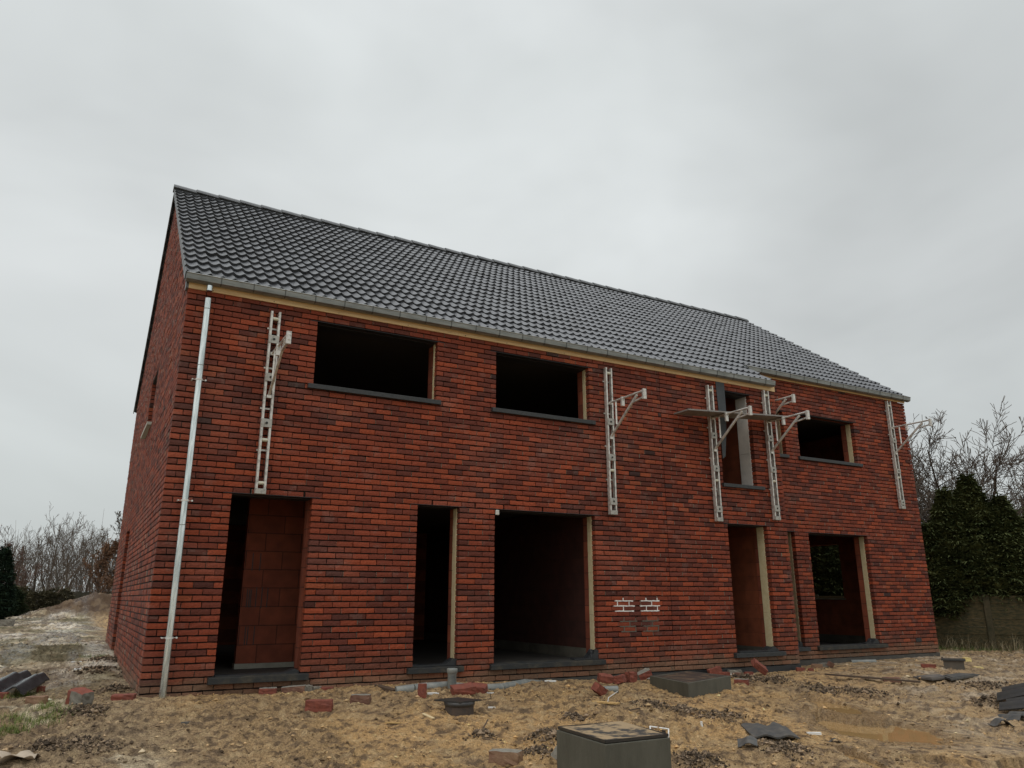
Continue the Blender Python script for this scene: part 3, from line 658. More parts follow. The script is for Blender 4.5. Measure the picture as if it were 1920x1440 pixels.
# --- downpipe, not yet joined to its stub
dp = MB(); X0, Y0 = .245, -.10
dp.tube((X0, Y0, 4.87), (X0, Y0, 3.9), .040, 20); dp.tube((X0, Y0, 3.96), (X0, Y0, 1.9), .0385, 20); dp.tube((X0, Y0, 1.96), (X0, Y0, -.06), .040, 20)
pipe = dp.build('downpipe', M['zincp'], house)
c = MB()
for z in (4.72, 3.955, 1.955): c.tube((X0, Y0, z), (X0, Y0, z+.008), .0425, 20)
c.build('pipe_seam', M['zinc'], pipe)
for z in (3.76, 2.24, .66):
    c = MB(); c.tube((X0, Y0, z), (X0, Y0, z+.022), .0435, 20); c.tube((X0-.078, Y0+.01, z+.011), (X0+.078, Y0+.01, z+.011), .0035, 8)
    c.tube((X0+.078, Y0-.006, z+.011), (X0+.078, Y0+.02, z+.011), .011, 10); c.tube((X0-.078, Y0-.004, z+.011), (X0-.078, 0.0, z+.011), .008, 10)
    c.build('pipe_clip', mat('pale_clip', (.7, .7, .66), .5, .3), pipe)
c = MB(); c.tube((X0, Y0, 5.045), (X0, Y0, 4.975), .038, 20); c.build('gutter_outlet', M['zincp'], house)

# ============================================================ scaffold brackets hung on the facade
def bracket(x, y, zt, zb, za, label, plates, rungs, arm=True):
    e = empty('scaffold_bracket', (x, y, zb)); tag(e, label, 'scaffold bracket', 'aluminium scaffold brackets hung on the facade')
    L = zt-zb
    for s in (-1, 1):
        r = MB(); c = s*.052
        r.box(c-.014, c+.014, -.082, -.076, 0, L); r.box(c-.014, c+.014, -.026, -.020, 0, L)
        r.box(c-.0035+s*.011, c+.0035+s*.011, -.076, -.026, 0, L)
        if s > 0: r.box(c-.014, c-.009, -.05, -.026, 0, L)
        r.build('rail', M['alu'], e)
    for z in plates:
        p = MB(); p.box(-.068, .068, -.092, -.083, z-zb-.055, z-zb+.055); pp = p.build('clamp_plate', M['aluplate'], e, bevel=.002)
        q = MB(); q.tube((0, -.098, z-zb), (0, -.091, z-zb), .017, 10); q.build('bolt', M['steel'], pp)
    for z in rungs:
        q = MB(); q.tube((-.045, -.052, z-zb), (.045, -.052, z-zb), .024, 12); q.build('roller', M['cream'], e)
    for z in np.arange(zb+.56, zt, .555):
        q = MB(); q.box(-.085, .05, -.018, -.004, z-zb-.011, z-zb+.011); q.build('wall_strap', M['alu'], e)
    f = MB(); f.box(-.068, .068, -.092, -.083, -.01, .055); f.box(-.068, .068, -.084, -.02, -.012, -.006); f.build('foot_plate', M['aluplate'], e, bevel=.002)
    a = MB(); h = za-zb
    a.tube((0.0, -.06, h-.018), (0, -.985, h-.018), .0175, 12)
    a.beam((0, -.075, h-.60), (0, -.80, h-.045), .026, .034)
    arm_ = a.build('console_arm', M['alu'], e)
    q = MB(); q.beam((0, -.245, h-.03), (0, -.245, h-.42), .024, .024); q.build('upright', M['alu'], arm_)
    q = MB(); q.beam((0, -.97, h-.118), (0, -.66, h-.150), .03, .024); q.beam((0, -.80, h-.06), (0, -.665, h-.145), .022, .02); q.build('end_brace', M['alu'], arm_)
    q = MB(); q.box(-.03, .03, -1.005, -.962, h-.158, h+.008); q.box(-.012, .012, -1.012, -1.0, h-.11, h-.03); q.build('end_block', M['alu'], arm_, bevel=.003)
    q = MB(); q.box(-.028, .028, -.445, -.405, h-.150, h+.004); q.build('stop_block', M['alu'], arm_, bevel=.003)
    for hz in (h-.64, h-.05): q = MB(); q.box(-.03, .03, -.10, -.055, hz, hz+.04); q.build('hook', M['alu'], arm_, bevel=.002)
    return e
P2 = (3.94, 3.34, 2.62)
bracket(1.12, 0, 4.86, 2.40, 4.285, 'silver scaffold bracket above the doorway nearest the downpipe', (4.46, 3.93, 3.31), (4.76, 3.09, 2.53))
bracket(6.66, 0, 4.88, 2.42, 4.285, 'silver scaffold bracket on bare brick right of the second upper window', P2, (4.79, 3.13))
bracket(8.95, 0, 4.88, 2.42, 4.285, 'silver scaffold bracket left of the tall upper opening carrying the plank', P2, (4.79, 3.13))
bracket(10.39, 0, 4.97, 2.51, 4.375, 'silver scaffold bracket right of the tall upper opening under the plank end', tuple(z+.09 for z in P2), (4.88, 3.22))
bracket(15.05, SB, 5.48, 3.03, 4.875, 'silver scaffold bracket at the far right corner of the house', (4.56, 3.86, 3.16), (5.38, 3.72))
bracket(10.80, SB, 5.48, 3.03, 4.875, 'scaffold bracket tucked behind the wall step with only its arm end showing', (4.56, 3.86, 3.16), (5.38, 3.72))
b = MB(); b.prism([(-.425, 0), (-.425, .026), (-.045, .026), (-.045, 0)], 'x', 0, 2.52)
pk = b.build('scaffold_plank', mat('worn_aluminium_deck', (.30, .28, .26), .6, .3, c2=(.20, .185, .17), scale=7, bump=.1), None, bevel=.003)
pk.location = (8.07, 0, 4.236); pk.rotation_euler = (0, -math.atan2(.09, 1.44), 0)
tag(pk, 'long grey scaffold plank lying across two bracket arms', 'plank')

# ============================================================ GROUND
RX, RYV = RT[:2], np.array([math.sin(YAW), math.cos(YAW)])
PUD = []   # muddy puddles: centre, half width, half depth
for px, py, wpx, y0, y1 in ((1640, 1365, 88, 1349, 1379), (1557, 1322, 34, 1313, 1331), (1610, 1424, 22, 1414, 1432)):
    P = gp(px, py); a = wpx*mpp(P); bb = float(np.linalg.norm(gp(px, y0)-gp(px, y1)))/2
    PUD.append((P[0], P[1], a*1.0, bb*1.7))
def pud_d(x, y, p):
    dx, dy = x-p[0], y-p[1]; u = (dx*RX[0]+dy*RX[1])/p[2]; v = (dx*RYV[0]+dy*RYV[1])/p[3]
    return np.sqrt((u+0.25*v)**2+v*v)+(fbm(x*3.1, y*3.1, 77, 3)-.5)*.55
TUFT = []  # darker, rougher heaps of rooty soil
for px, py, wpx, hgt in ((1030, 1392, 34, .10), (1078, 1352, 20, .02), (1215, 1328, 36, .055), (1285, 1338, 24, .05), (1352, 1352, 46, .06), (1612, 1302, 50, .05), (1540, 1296, 30, .03), (1862, 1328, 30, .10), (1310, 1424, 44, .07), (1470, 1412, 52, .05), (1010, 1420, 30, .05),
                         (905, 1385, 18, .04), (1400, 1275, 26, .03), (150, 1340, 40, .03), (170, 1402, 50, .04), (90, 1412, 30, .03), (212, 1300, 26, .05), (180, 1262, 40, .07), (205, 1240, 30, .07), (1450, 1280, 30, .03), (1850, 1290, 50, .05)):
    P = gp(px, py); TUFT.append((P[0], P[1], wpx*mpp(P), hgt))
def tuft(x, y):
    s = 0*x; h = 0*x
    for (a, b_, r, hg) in TUFT:
        g = np.exp(-(((x-a)**2+(y-b_)**2)/(r*r*1.3))**1.2); s = np.maximum(s, g); h = np.maximum(h, g*hg)
    return s, h
def zground(x, y, fine=True):
    x = np.asarray(x, float); y = np.asarray(y, float)
    z = zbase(x, y)
    dist = np.hypot(x-CAM[0], y-CAM[1])
    wallk = 1-.7*np.exp(-(np.clip(-y, 0, 9)/.5)**2)*((x > -.5) & (x < 16) & (y > -2))
    z = z+(fbm(x*.7, y*.7, 21, 3)-.5)*.13*wallk+(fbm(x*2.6, y*2.6, 31, 3)-.5)*.07*wallk
    if fine:
        rg = np.clip(wallk, .55, 1)*(.45+1.1*vnoise(x*.9, y*.9, 5)); z = z+((np.abs(fbm(x*7, y*9, 41, 3)-.5))*.11-.012+(1-np.abs(fbm(x*15, y*17, 43, 2)*2-1)-.6)*.030)*rg
        z = z+((vnoise(x*22, y*22, 51)-.5)*.024+(vnoise(x*43, y*43, 52)-.5)*.024)*rg
    s, h = tuft(x, y); z = z+h*(.6+.8*vnoise(x*14, y*14, 61))
    for p in PUD:
        d = pud_d(x, y, p); zc_ = float(zbase(p[0], p[1])); z = np.where(d < 1.0, np.minimum(z, zc_-.020-.05*sstep(1.0, .7, d)), np.where(d < 1.9, np.maximum(z, zc_-.021+.02*sstep(1.0, 1.25, d)*sstep(1.9, 1.6, d)), z))
    m = (fbm(x*.35, y*.35, 91, 4)-.5)*ramp_mound(x, y)*.9+((fbm(x*1.5, y*1.5, 92, 3)-.5)*.35+(fbm(x*4.5, y*4.5, 93, 2)-.5)*.22)*sstep(.03, .3, ramp_mound(x, y))
    z = z+m
    inside = (x > .05) & (x < XE-.1) & (y > .06) & (y < DEP-.1) & ~((x > XS) & (y < SB+.06))
    return np.where(inside, np.minimum(z, -.12), z)
def axis(parts, g0, g1, n):
    a = np.concatenate([np.arange(p0, p1, st) for p0, p1, st in parts]); st = parts[-1][2]
    r = [parts[-1][1]]; s = st
    while r[-1] < g1: s *= 1.13; r.append(r[-1]+s)
    l = [parts[0][0]]; s = parts[0][2]
    while l[-1] > g0: s *= 1.13; l.append(l[-1]-s)
    return np.concatenate([l[::-1][:-1], a, r])
gx = axis([(-2.6, -1.6, .04), (-1.6, 7.5, .026), (7.5, 18.5, .06)], -900, 900, 0)
gy = axis([(-6.6, -1.0, .026), (-1.0, 1.5, .04), (1.5, 12, .10), (12, 42, .22)], -300, 1200, 0)
X, Y = np.meshgrid(gx, gy); Z = zground(X, Y)
far = np.hypot(X, Y) > 90; Z = np.where(far, zbase(X, Y), Z)
nxg, nyg = len(gx), len(gy)
V = np.stack([X, Y, Z], -1).reshape(-1, 3)
I = np.arange(nxg*nyg).reshape(nyg, nxg)
F = np.stack([I[:-1, :-1], I[:-1, 1:], I[1:, 1:], I[1:, :-1]], -1).reshape(-1, 4)
def lerp(a, b, t): return a*(1-t[..., None])+np.array(b)*t[..., None]
def gcol(x, y):
    n1 = fbm(x*.8, y*.8, 101, 4); n2 = fbm(x*4, y*5.5, 102, 4); n3 = fbm(x*13, y*15, 103, 3)
    c = np.empty(x.shape+(3,)); c[:] = (.37, .245, .12)
    c = lerp(c, (.43, .275, .13), sstep(.45, .62, n1)*.8)                       # clean yellow sand
    c = lerp(c, (.29, .205, .12), sstep(.50, .36, n1)*.6)
    left = sstep(.9, -.3, x)*sstep(-6.5, -2.5, y+0*x)
    c = lerp(c, (.25, .19, .125), np.clip(left, 0, 1)*.85)
    yard = sstep(.3, -.2, x)*sstep(.8, 4.5, y)
    st = fbm(x*.9, y*.22, 104, 5)
    c = lerp(c, (.20, .165, .12), yard*.9)
    c = lerp(c, (.70, .65, .58), yard*sstep(.43, .51, st)*(.65+.35*n3)); c = lerp(c, (.12, .09, .06), yard*sstep(.50, .60, fbm(x*2.5, y*.9, 115, 4))*.7)
    c = lerp(c, (.55, .48, .36), sstep(.2, -.3, x)*sstep(.56, .64, fbm(x*2.2, y*1.1, 105, 4))*.8)
    right = sstep(5.0, 10.5, x-.8*(y+5))
    c = lerp(c, (.30, .225, .145), right*.7)
    c = lerp(c, (.44, .37, .29), right*sstep(.56, .68, fbm(x*2.1, y*3.4, 106, 4))*.8)
    c = lerp(c, (.20, .14, .085), sstep(.53, .66, n2)*.5)
    c = lerp(c, (.085, .06, .042), sstep(.56, .66, n3)*.75); c = lerp(c, (.50, .39, .24), sstep(.40, .30, n3)*.35)
    s, h = tuft(x, y); c = lerp(c, (.15, .108, .070), sstep(.25, .9, s*(.55+.9*n3))*.5)
    g = sstep(.5, .66, fbm(x*.9+4, y*.5, 107, 4))*sstep(.2, -.4, x)*sstep(-1, 3, y); c = lerp(c, (.085, .10, .035), g*.35)
    for p in PUD:
        d = pud_d(x, y, p); c = lerp(c, (.25, .165, .085), sstep(1.5, .9, d)*.6)
    md = sstep(.15, .5, ramp_mound(x, y)); c = lerp(c, (.075, .046, .027), md)
    c = lerp(c, (.15, .105, .065), md*sstep(.5, .6, fbm(x*3.8, y*2.8, 109, 4))*.8)
    c = c*np.array((1.50, 1.44, 1.33))
    fr = sstep(50, 90, np.hypot(x, y)); c = lerp(c, (.09, .10, .05), fr*(1-md))
    return c
M['soil'] = attr_mat('sandy_soil', 'col', rough=0.92, noise=0.45, scale=60, bump=1.0, bscale=42, spec=0.35)
def soil_detail(m):
    t = m.node_tree; bs = t.nodes['Principled BSDF']; tc = [n for n in t.nodes if n.type == 'TEX_COORD'][0]
    bp = [n for n in t.nodes if n.type == 'BUMP'][0]; bp.inputs['Distance'].default_value = .035
    # crumbs: rounded grains a centimetre or two across, in two sizes
    prev = bp
    for sc, dist in ((34, .022), (95, .009)):
        vo = N(t, 'ShaderNodeTexVoronoi'); vo.inputs['Scale'].default_value = sc; vo.inputs['Randomness'].default_value = 1.0
        dn = N(t, 'ShaderNodeTexNoise'); dn.inputs['Scale'].default_value = sc*.6; dn.inputs['Detail'].default_value = 3
        ad = N(t, 'ShaderNodeMix', data_type='RGBA', blend_type='ADD'); ad.inputs['Factor'].default_value = .06
        t.links.new(tc.outputs['Object'], ad.inputs['A']); t.links.new(tc.outputs['Object'], dn.inputs['Vector']); t.links.new(dn.outputs['Color'], ad.inputs['B']); t.links.new(ad.outputs['Result'], vo.inputs['Vector'])
        b2 = N(t, 'ShaderNodeBump'); b2.invert = True; b2.inputs['Strength'].default_value = .9; b2.inputs['Distance'].default_value = dist
        t.links.new(vo.outputs['Distance'], b2.inputs['Height']); t.links.new(prev.outputs[0], b2.inputs['Normal']); prev = b2
    t.links.new(prev.outputs[0], bs.inputs['Normal'])
    # dark crumbs and the small shadows between lumps, painted as specks
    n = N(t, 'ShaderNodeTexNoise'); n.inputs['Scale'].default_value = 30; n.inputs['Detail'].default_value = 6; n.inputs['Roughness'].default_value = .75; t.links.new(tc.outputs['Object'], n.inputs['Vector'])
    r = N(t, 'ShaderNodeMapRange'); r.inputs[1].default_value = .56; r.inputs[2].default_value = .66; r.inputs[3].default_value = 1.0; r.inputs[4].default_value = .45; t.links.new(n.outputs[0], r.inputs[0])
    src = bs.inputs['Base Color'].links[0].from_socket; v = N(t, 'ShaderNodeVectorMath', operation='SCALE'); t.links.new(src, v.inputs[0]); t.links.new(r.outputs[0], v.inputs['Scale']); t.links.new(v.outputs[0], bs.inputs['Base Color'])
    a = N(t, 'ShaderNodeAttribute', attribute_name='wet'); rr = N(t, 'ShaderNodeMapRange'); rr.inputs[3].default_value = .93; rr.inputs[4].default_value = .16; t.links.new(a.outputs['Fac'], rr.inputs[0]); t.links.new(rr.outputs[0], bs.inputs['Roughness'])
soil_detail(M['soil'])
def wetness(x, y):
    yard = sstep(.6, -.1, x)*sstep(-.5, 3.0, y); w_ = yard*sstep(.40, .55, fbm(x*1.1, y*.25, 141, 4))
    w_ = np.maximum(w_, sstep(5.5, 9, x-.8*(y+5))*sstep(.5, .64, fbm(x*1.7, y*2.4, 142, 4))*.7)
    for p in PUD: w_ = np.maximum(w_, sstep(1.8, 1.0, pud_d(x, y, p)))
    return w_
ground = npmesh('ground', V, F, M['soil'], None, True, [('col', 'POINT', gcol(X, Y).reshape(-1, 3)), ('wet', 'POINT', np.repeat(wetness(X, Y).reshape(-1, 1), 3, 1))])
tag(ground, kind='structure')
M['water'] = mat('muddy_water', (.40, .255, .11), 0.05, c2=(.36, .22, .09), scale=3, spec=.5)
for i, p in enumerate(PUD):
    n = 40; t = np.linspace(0, 2*math.pi, n, endpoint=False); b = MB()
    U = np.cos(t)*p[2]*1.25; W = np.sin(t)*p[3]*1.25
    px_ = p[0]+U*RX[0]+W*RYV[0]; py_ = p[1]+U*RX[1]+W*RYV[1]; zz = float(zbase(p[0], p[1]))-.026
    b.addm([(a, c_, zz) for a, c_ in zip(px_, py_)], [tuple(range(n))]); o = b.build('puddle', M['water'], fix=False); tag(o, kind='structure')

# --- crumbs of soil lying everywhere
def clods(name, pts, size, col, flat=.7, jitter=.35, seed=0, sink=.35):
    R = np.random.RandomState(seed); n = len(pts)
    oc = np.array([(1,0,0),(0,1,0),(-1,0,0),(0,-1,0),(0,0,1),(0,0,-1)], float)
    fo = np.array([(0,1,4),(1,2,4),(2,3,4),(3,0,4),(1,0,5),(2,1,5),(3,2,5),(0,3,5)])
    v = oc[None]*(1+R.uniform(-jitter, jitter, (n, 6, 3)))*size[:, None, None]*np.stack([R.uniform(.7, 1.3, n), R.uniform(.7, 1.3, n), np.full(n, flat)], -1)[:, None]
    a = R.uniform(0, 6.28, n); c_, s_ = np.cos(a)[:, None], np.sin(a)[:, None]
    x = v[..., 0]*c_-v[..., 1]*s_; y = v[..., 0]*s_+v[..., 1]*c_
    V = np.stack([x+pts[:, 0:1], y+pts[:, 1:2], v[..., 2]+pts[:, 2:3]+size[:, None]*(flat-sink)], -1).reshape(-1, 3)
    F = (np.arange(n)[:, None, None]*6+fo[None]).reshape(-1, 3)
    return npmesh(name, V, F, M['crumb'], None, False, [('col', 'FACE', np.repeat(col, 8, 0))])
M['crumb'] = attr_mat('soil_crumb', 'col', rough=0.95, noise=0.3, scale=90, bump=.6, bscale=200)
R = np.random.RandomState(5); n = 60000
th = R.uniform(math.radians(-14), math.radians(78), n); rr = np.exp(R.uniform(math.log(3.6), math.log(24), n))
x = CAM[0]+np.sin(th)*rr; y = CAM[1]+np.cos(th)*rr
ok = ~((x > -.02) & (x < XE+.02) & (y > -.02) & ~((x > XS+.02) & (y < SB-.02)))
for p in PUD: ok &= pud_d(x, y, p) > 1.0
x, y, rr = x[ok], y[ok], rr[ok]; dens = fbm(x*1.6, y*1.6, 201, 3); k = R.rand(len(x)) < sstep(.3, .6, dens)*.9+.15; x, y, rr = x[k], y[k], rr[k]
n = len(x); sz = np.exp(R.normal(math.log(.0065), .55, n)).clip(.003, .03)*(.8+rr*.035)
cb = gcol(x, y); f = R.choice([.30, .55, .8, 1.0, 1.35], n, p=[.26, .22, .18, .22, .12]); col = (cb*f[:, None]).clip(0, .7)
tag(clods('soil_crumbs', np.stack([x, y, zground(x, y)], 1), sz, col, seed=6), 'crumbs and small clods of sandy soil scattered over the ground', 'soil crumbs', kind='stuff')
# rooty tufts
pts = []; szs = []
for (a, b_, r, hg) in TUFT:
    k = int(700*min(1.0, r/.3+.3)); q = R.normal(0, .55, (k, 2))*r; pts.append(np.stack([a+q[:, 0], b_+q[:, 1]], 1)); szs.append(np.exp(R.normal(math.log(.0055), .5, k)).clip(.002, .018)*(1+.05*math.hypot(a-CAM[0], b_-CAM[1])))
pts = np.concatenate(pts); szs = np.concatenate(szs); n = len(pts); okk = ~((pts[:, 1] > -.03) & (pts[:, 0] > 0)); pts, szs = pts[okk], szs[okk]; n = len(pts)
f = R.choice([.3, .7, 1.1, 2.0], n, p=[.3, .25, .25, .2]); col = np.array((.16, .115, .075))[None]*f[:, None]
tag(clods('rooty_clods', np.concatenate([pts, zground(pts[:, 0], pts[:, 1])[:, None]], 1), szs, col, flat=.9, seed=8), 'dark rooty lumps of earth lying in heaps on the sand', 'earth lumps', kind='stuff')

# --- thin blades and roots
def blades(name, P, hgt, wid, lean, col, seed=0, m='blade'):
    R = np.random.RandomState(seed); n = len(P); a = R.uniform(0, 6.28, n); ln = lean*R.uniform(.2, 1.4, n)
    dx, dy = np.cos(a), np.sin(a); ox, oy = -dy*wid/2, dx*wid/2
    V = []
    for t, ww in ((0, 1), (.55, .8), (1, .1)):
        cx = P[:, 0]+dx*ln*hgt*t*t; cy = P[:, 1]+dy*ln*hgt*t*t; cz = P[:, 2]+hgt*t*(1-.25*ln*t)
        V.append(np.stack([cx-ox*ww, cy-oy*ww, cz], 1)); V.append(np.stack([cx+ox*ww, cy+oy*ww, cz], 1))
    V = np.stack(V, 1).reshape(-1, 3); f = np.array([(0, 1, 3, 2), (2, 3, 5, 4)]); F = (np.arange(n)[:, None, None]*6+f[None]).reshape(-1, 4)
    return npmesh(name, V, F, M[m], None, False, [('col', 'FACE', np.repeat(col, 2, 0))])
M['blade'] = attr_mat('grass_blade', 'col', rough=.6, noise=.15, bump=0.0)
pts = []
for px, py, wx, k in ((60, 1352, 62, 1500), (18, 1378, 30, 700), (95, 1330, 30, 500), (40, 1300, 26, 450), (8, 1308, 16, 200), (185, 1238, 22, 500), (140, 1212, 14, 120), (168, 1232, 20, 300), (60, 1208, 14, 60), (120, 1160, 20, 60)):
    P = gp(px, py); q = R.normal(0, .45, (k, 2)); s_ = wx*mpp(P)
    pts.append(P[:2][None]+q[:, :1]*s_*RX[None]*1.1+q[:, 1:]*s_*RYV[None]*1.3)
pts = np.concatenate(pts); gmask = fbm(pts[:, 0]*7, pts[:, 1]*7, 301, 3) > .44; pts = pts[gmask & ~((pts[:, 0] > -.03) & (pts[:, 1] > -.03))]
n = len(pts); cg = np.array([(.14, .19, .035), (.10, .15, .03), (.22, .24, .06), (.26, .22, .10)])[R.choice(4, n, p=[.35, .35, .18, .12])]
tag(blades('grass', np.concatenate([pts, zground(pts[:, 0], pts[:, 1])[:, None]-.005], 1), R.uniform(.03, .10, n), R.uniform(.002, .0045, n), .9, cg, 3), 'patchy green grass growing through the mud at the left', 'grass', kind='stuff')
R = np.random.RandomState(61); pts = []
for (a, b_, r, hg) in TUFT:
    k = int(420*min(1.0, r/.3+.2)); q = R.normal(0, .6, (k, 2))*r; pts.append(np.stack([a+q[:, 0], b_+q[:, 1]], 1))
pts = np.concatenate(pts); pts = pts[~((pts[:, 1] > -.05) & (pts[:, 0] > 0))]; n = len(pts)
cg = np.array([(.06, .045, .035), (.30, .25, .18), (.14, .10, .07)])[R.choice(3, n, p=[.5, .2, .3])]
tag(blades('root_fibres', np.concatenate([pts, zground(pts[:, 0], pts[:, 1])[:, None]-.004], 1), R.uniform(.012, .05, n), R.uniform(.0012, .003, n), 1.6, cg, 6), 'fine dark root fibres sticking out of the earth heaps', 'root fibres', kind='stuff')

# ============================================================ VEGETATION AND FENCES
def at_dist(px, t, py=None):
    """point at camera depth t in the direction of a photo position; py gives its height"""
    d = ray(px, 1121 if py is None else py); P = CAM+d*t; return P
def tube_np(segs, sides):
    """segs: list of (p, q, r0, r1) -> vertices, faces"""
    A = np.array([s[0] for s in segs], float); B = np.array([s[1] for s in segs], float)
    r0 = np.array([s[2] for s in segs])[:, None, None]; r1 = np.array([s[3] for s in segs])[:, None, None]
    D = B-A; D /= np.linalg.norm(D, axis=1, keepdims=True)+1e-9
    ref = np.where(np.abs(D[:, 2:3]) > .9, np.array([[1., 0, 0]]), np.array([[0, 0, 1.]]))
    u = np.cross(D, ref); u /= np.linalg.norm(u, axis=1, keepdims=True)+1e-9; v = np.cross(D, u)
    t = np.arange(sides)*2*math.pi/sides; ring = np.cos(t)[None, :, None]*u[:, None]+np.sin(t)[None, :, None]*v[:, None]
    V = np.concatenate([A[:, None]+ring*r0, B[:, None]+ring*r1], 1).reshape(-1, 3)
    i = np.arange(sides); f = np.stack([i, (i+1) % sides, sides+(i+1) % sides, sides+i], 1)
    F = (np.arange(len(segs))[:, None, None]*2*sides+f[None]).reshape(-1, 4); return V, F
def branch(R, p, d, ln, r, lvl, maxl, segs, up=.15, wig=.16, nchild=(3, 5), ang=(.45, .95), curl=0.0, minr=.003, taper=.75):
    nst = 5 if lvl < 2 else 3; st = ln/nst; pts = [np.array(p, float)]; d = np.array(d, float)
    for i in range(nst):
        r1 = max(minr, r*(1-taper*(i+1)/nst)); r0 = max(minr, r*(1-taper*i/nst))
        d = d+R.normal(0, wig, 3)+np.array((0, 0, up*(1 if lvl else .3)))+np.array((0, 0, -curl*i/nst*lvl)); d /= np.linalg.norm(d)
        q = pts[-1]+d*st; segs.append((pts[-1], q, r0, r1, lvl)); pts.append(q)
        if lvl < maxl and i >= (1 if lvl == 0 else 0):
            for c in range(R.randint(nchild[0], nchild[1]+1) if lvl else R.randint(2, 5)):
                ax = R.normal(0, 1, 3); ax -= ax @ d*d; ax /= np.linalg.norm(ax)+1e-9; an = R.uniform(*ang)
                nd = d*math.cos(an)+ax*math.sin(an); f = 1-.55*i/nst
                branch(R, pts[-2]+(q-pts[-2])*R.rand(), nd, ln*R.uniform(.38, .68)*f, max(minr, r1*R.uniform(.35, .6)), lvl+1, maxl, segs, up, wig, (max(1, nchild[0]-1), max(1, nchild[1]-1)), ang, curl, minr, taper)
M['bark'] = mat('grey_brown_bark', (.075, .062, .05), .95, c2=(.12, .105, .085), scale=6)
M['twig'] = mat('grey_twigs', (.085, .062, .046), .95, c2=(.125, .095, .07), scale=2)
M['twigr'] = mat('reddish_twigs', (.16, .085, .055), .95, c2=(.11, .07, .05), scale=2)
M['leafb'] = attr_mat('dry_leaf', 'col', rough=.8, noise=.2, bump=0.0)
M['needle'] = attr_mat('conifer_foliage', 'col', rough=.9, noise=.3, scale=9, bump=0.0, spec=.08)
def bare_tree(px, t, ytop, label, seed, r=.07, lean=(0, 0), spread=.6, maxl=3, group='bare trees behind the site', zb=None, nchild=(2, 4), twig='twig', leaves=None, up=.15, name='bare_tree', curl=0, minr=.004, broad=0):
    B = at_dist(px, t); zb = float(zground(B[0], B[1], False)) if zb is None else zb
    top = at_dist(px, t, ytop)[2]; H = top-zb; R = np.random.RandomState(seed); segs = []
    e = empty(name, (B[0], B[1], zb)); tag(e, label, 'tree', group)
    if broad:
        d0 = np.array((lean[0]*.5, lean[1]*.5, 1.0)); p0 = np.array((0, 0, -.1)); p1_ = p0+d0*H*.22; segs.append((p0, p1_, r, r*.8, 0))
        for q in range(broad):
            a_ = q*6.283/broad+R.uniform(-.4, .4); sp = R.uniform(.25, .95)*spread; nd = np.array((math.cos(a_)*sp+lean[0], math.sin(a_)*sp+lean[1], 1.0)); nd /= np.linalg.norm(nd)
            branch(R, p1_*R.uniform(.75, 1), nd, H*R.uniform(.62, .85), r*R.uniform(.4, .6), 1, maxl, segs, up=up, nchild=nchild, ang=(.35, 1.0), curl=curl, minr=minr, wig=.17)
    else: branch(R, (0, 0, -.1), (lean[0], lean[1], 1), H*.86, r, 0, maxl, segs, up=up, nchild=nchild, ang=(.35, spread+.25), curl=curl, minr=minr, wig=.10, taper=.9)
    k = H/float(np.percentile([s[1][2] for s in segs], 99.3)); segs = [(np.array(a)*(1, 1, k), np.array(b_)*(1, 1, k), c_, d_, l) for a, b_, c_, d_, l in segs]
    V, F = tube_np([s[:4] for s in segs if s[4] == 0], 7); npmesh('trunk', V, F, M['bark'], e, True)
    V, F = tube_np([s[:4] for s in segs if s[4] > 0], 3); cr = npmesh('crown', V, F, M[twig], e, True)
    if leaves:
        nl, cols, sz = leaves; ends = np.array([s[1] for s in segs if s[4] >= maxl-1]); P = ends[R.randint(0, len(ends), nl)]+R.normal(0, .05, (nl, 3))
        leaf_quads('leaves', P, sz, np.array(cols)[R.randint(0, len(cols), nl)], cr, R, M['leafb'])
    return e
def leaf_quads(name, P, sz, col, parent, R, m):
    n = len(P); a = R.normal(0, 1, (n, 3)); a /= np.linalg.norm(a, axis=1, keepdims=True); b_ = R.normal(0, 1, (n, 3)); b_ -= (a*b_).sum(1, keepdims=True)*a; b_ /= np.linalg.norm(b_, axis=1, keepdims=True)
    s = sz*R.uniform(.6, 1.4, (n, 1)); V = np.stack([P-a*s, P-b_*s*.45, P+a*s, P+b_*s*.45], 1).reshape(-1, 3)
    return npmesh(name, V, np.arange(4*n).reshape(n, 4), m, parent, False, [('col', 'FACE', col)])
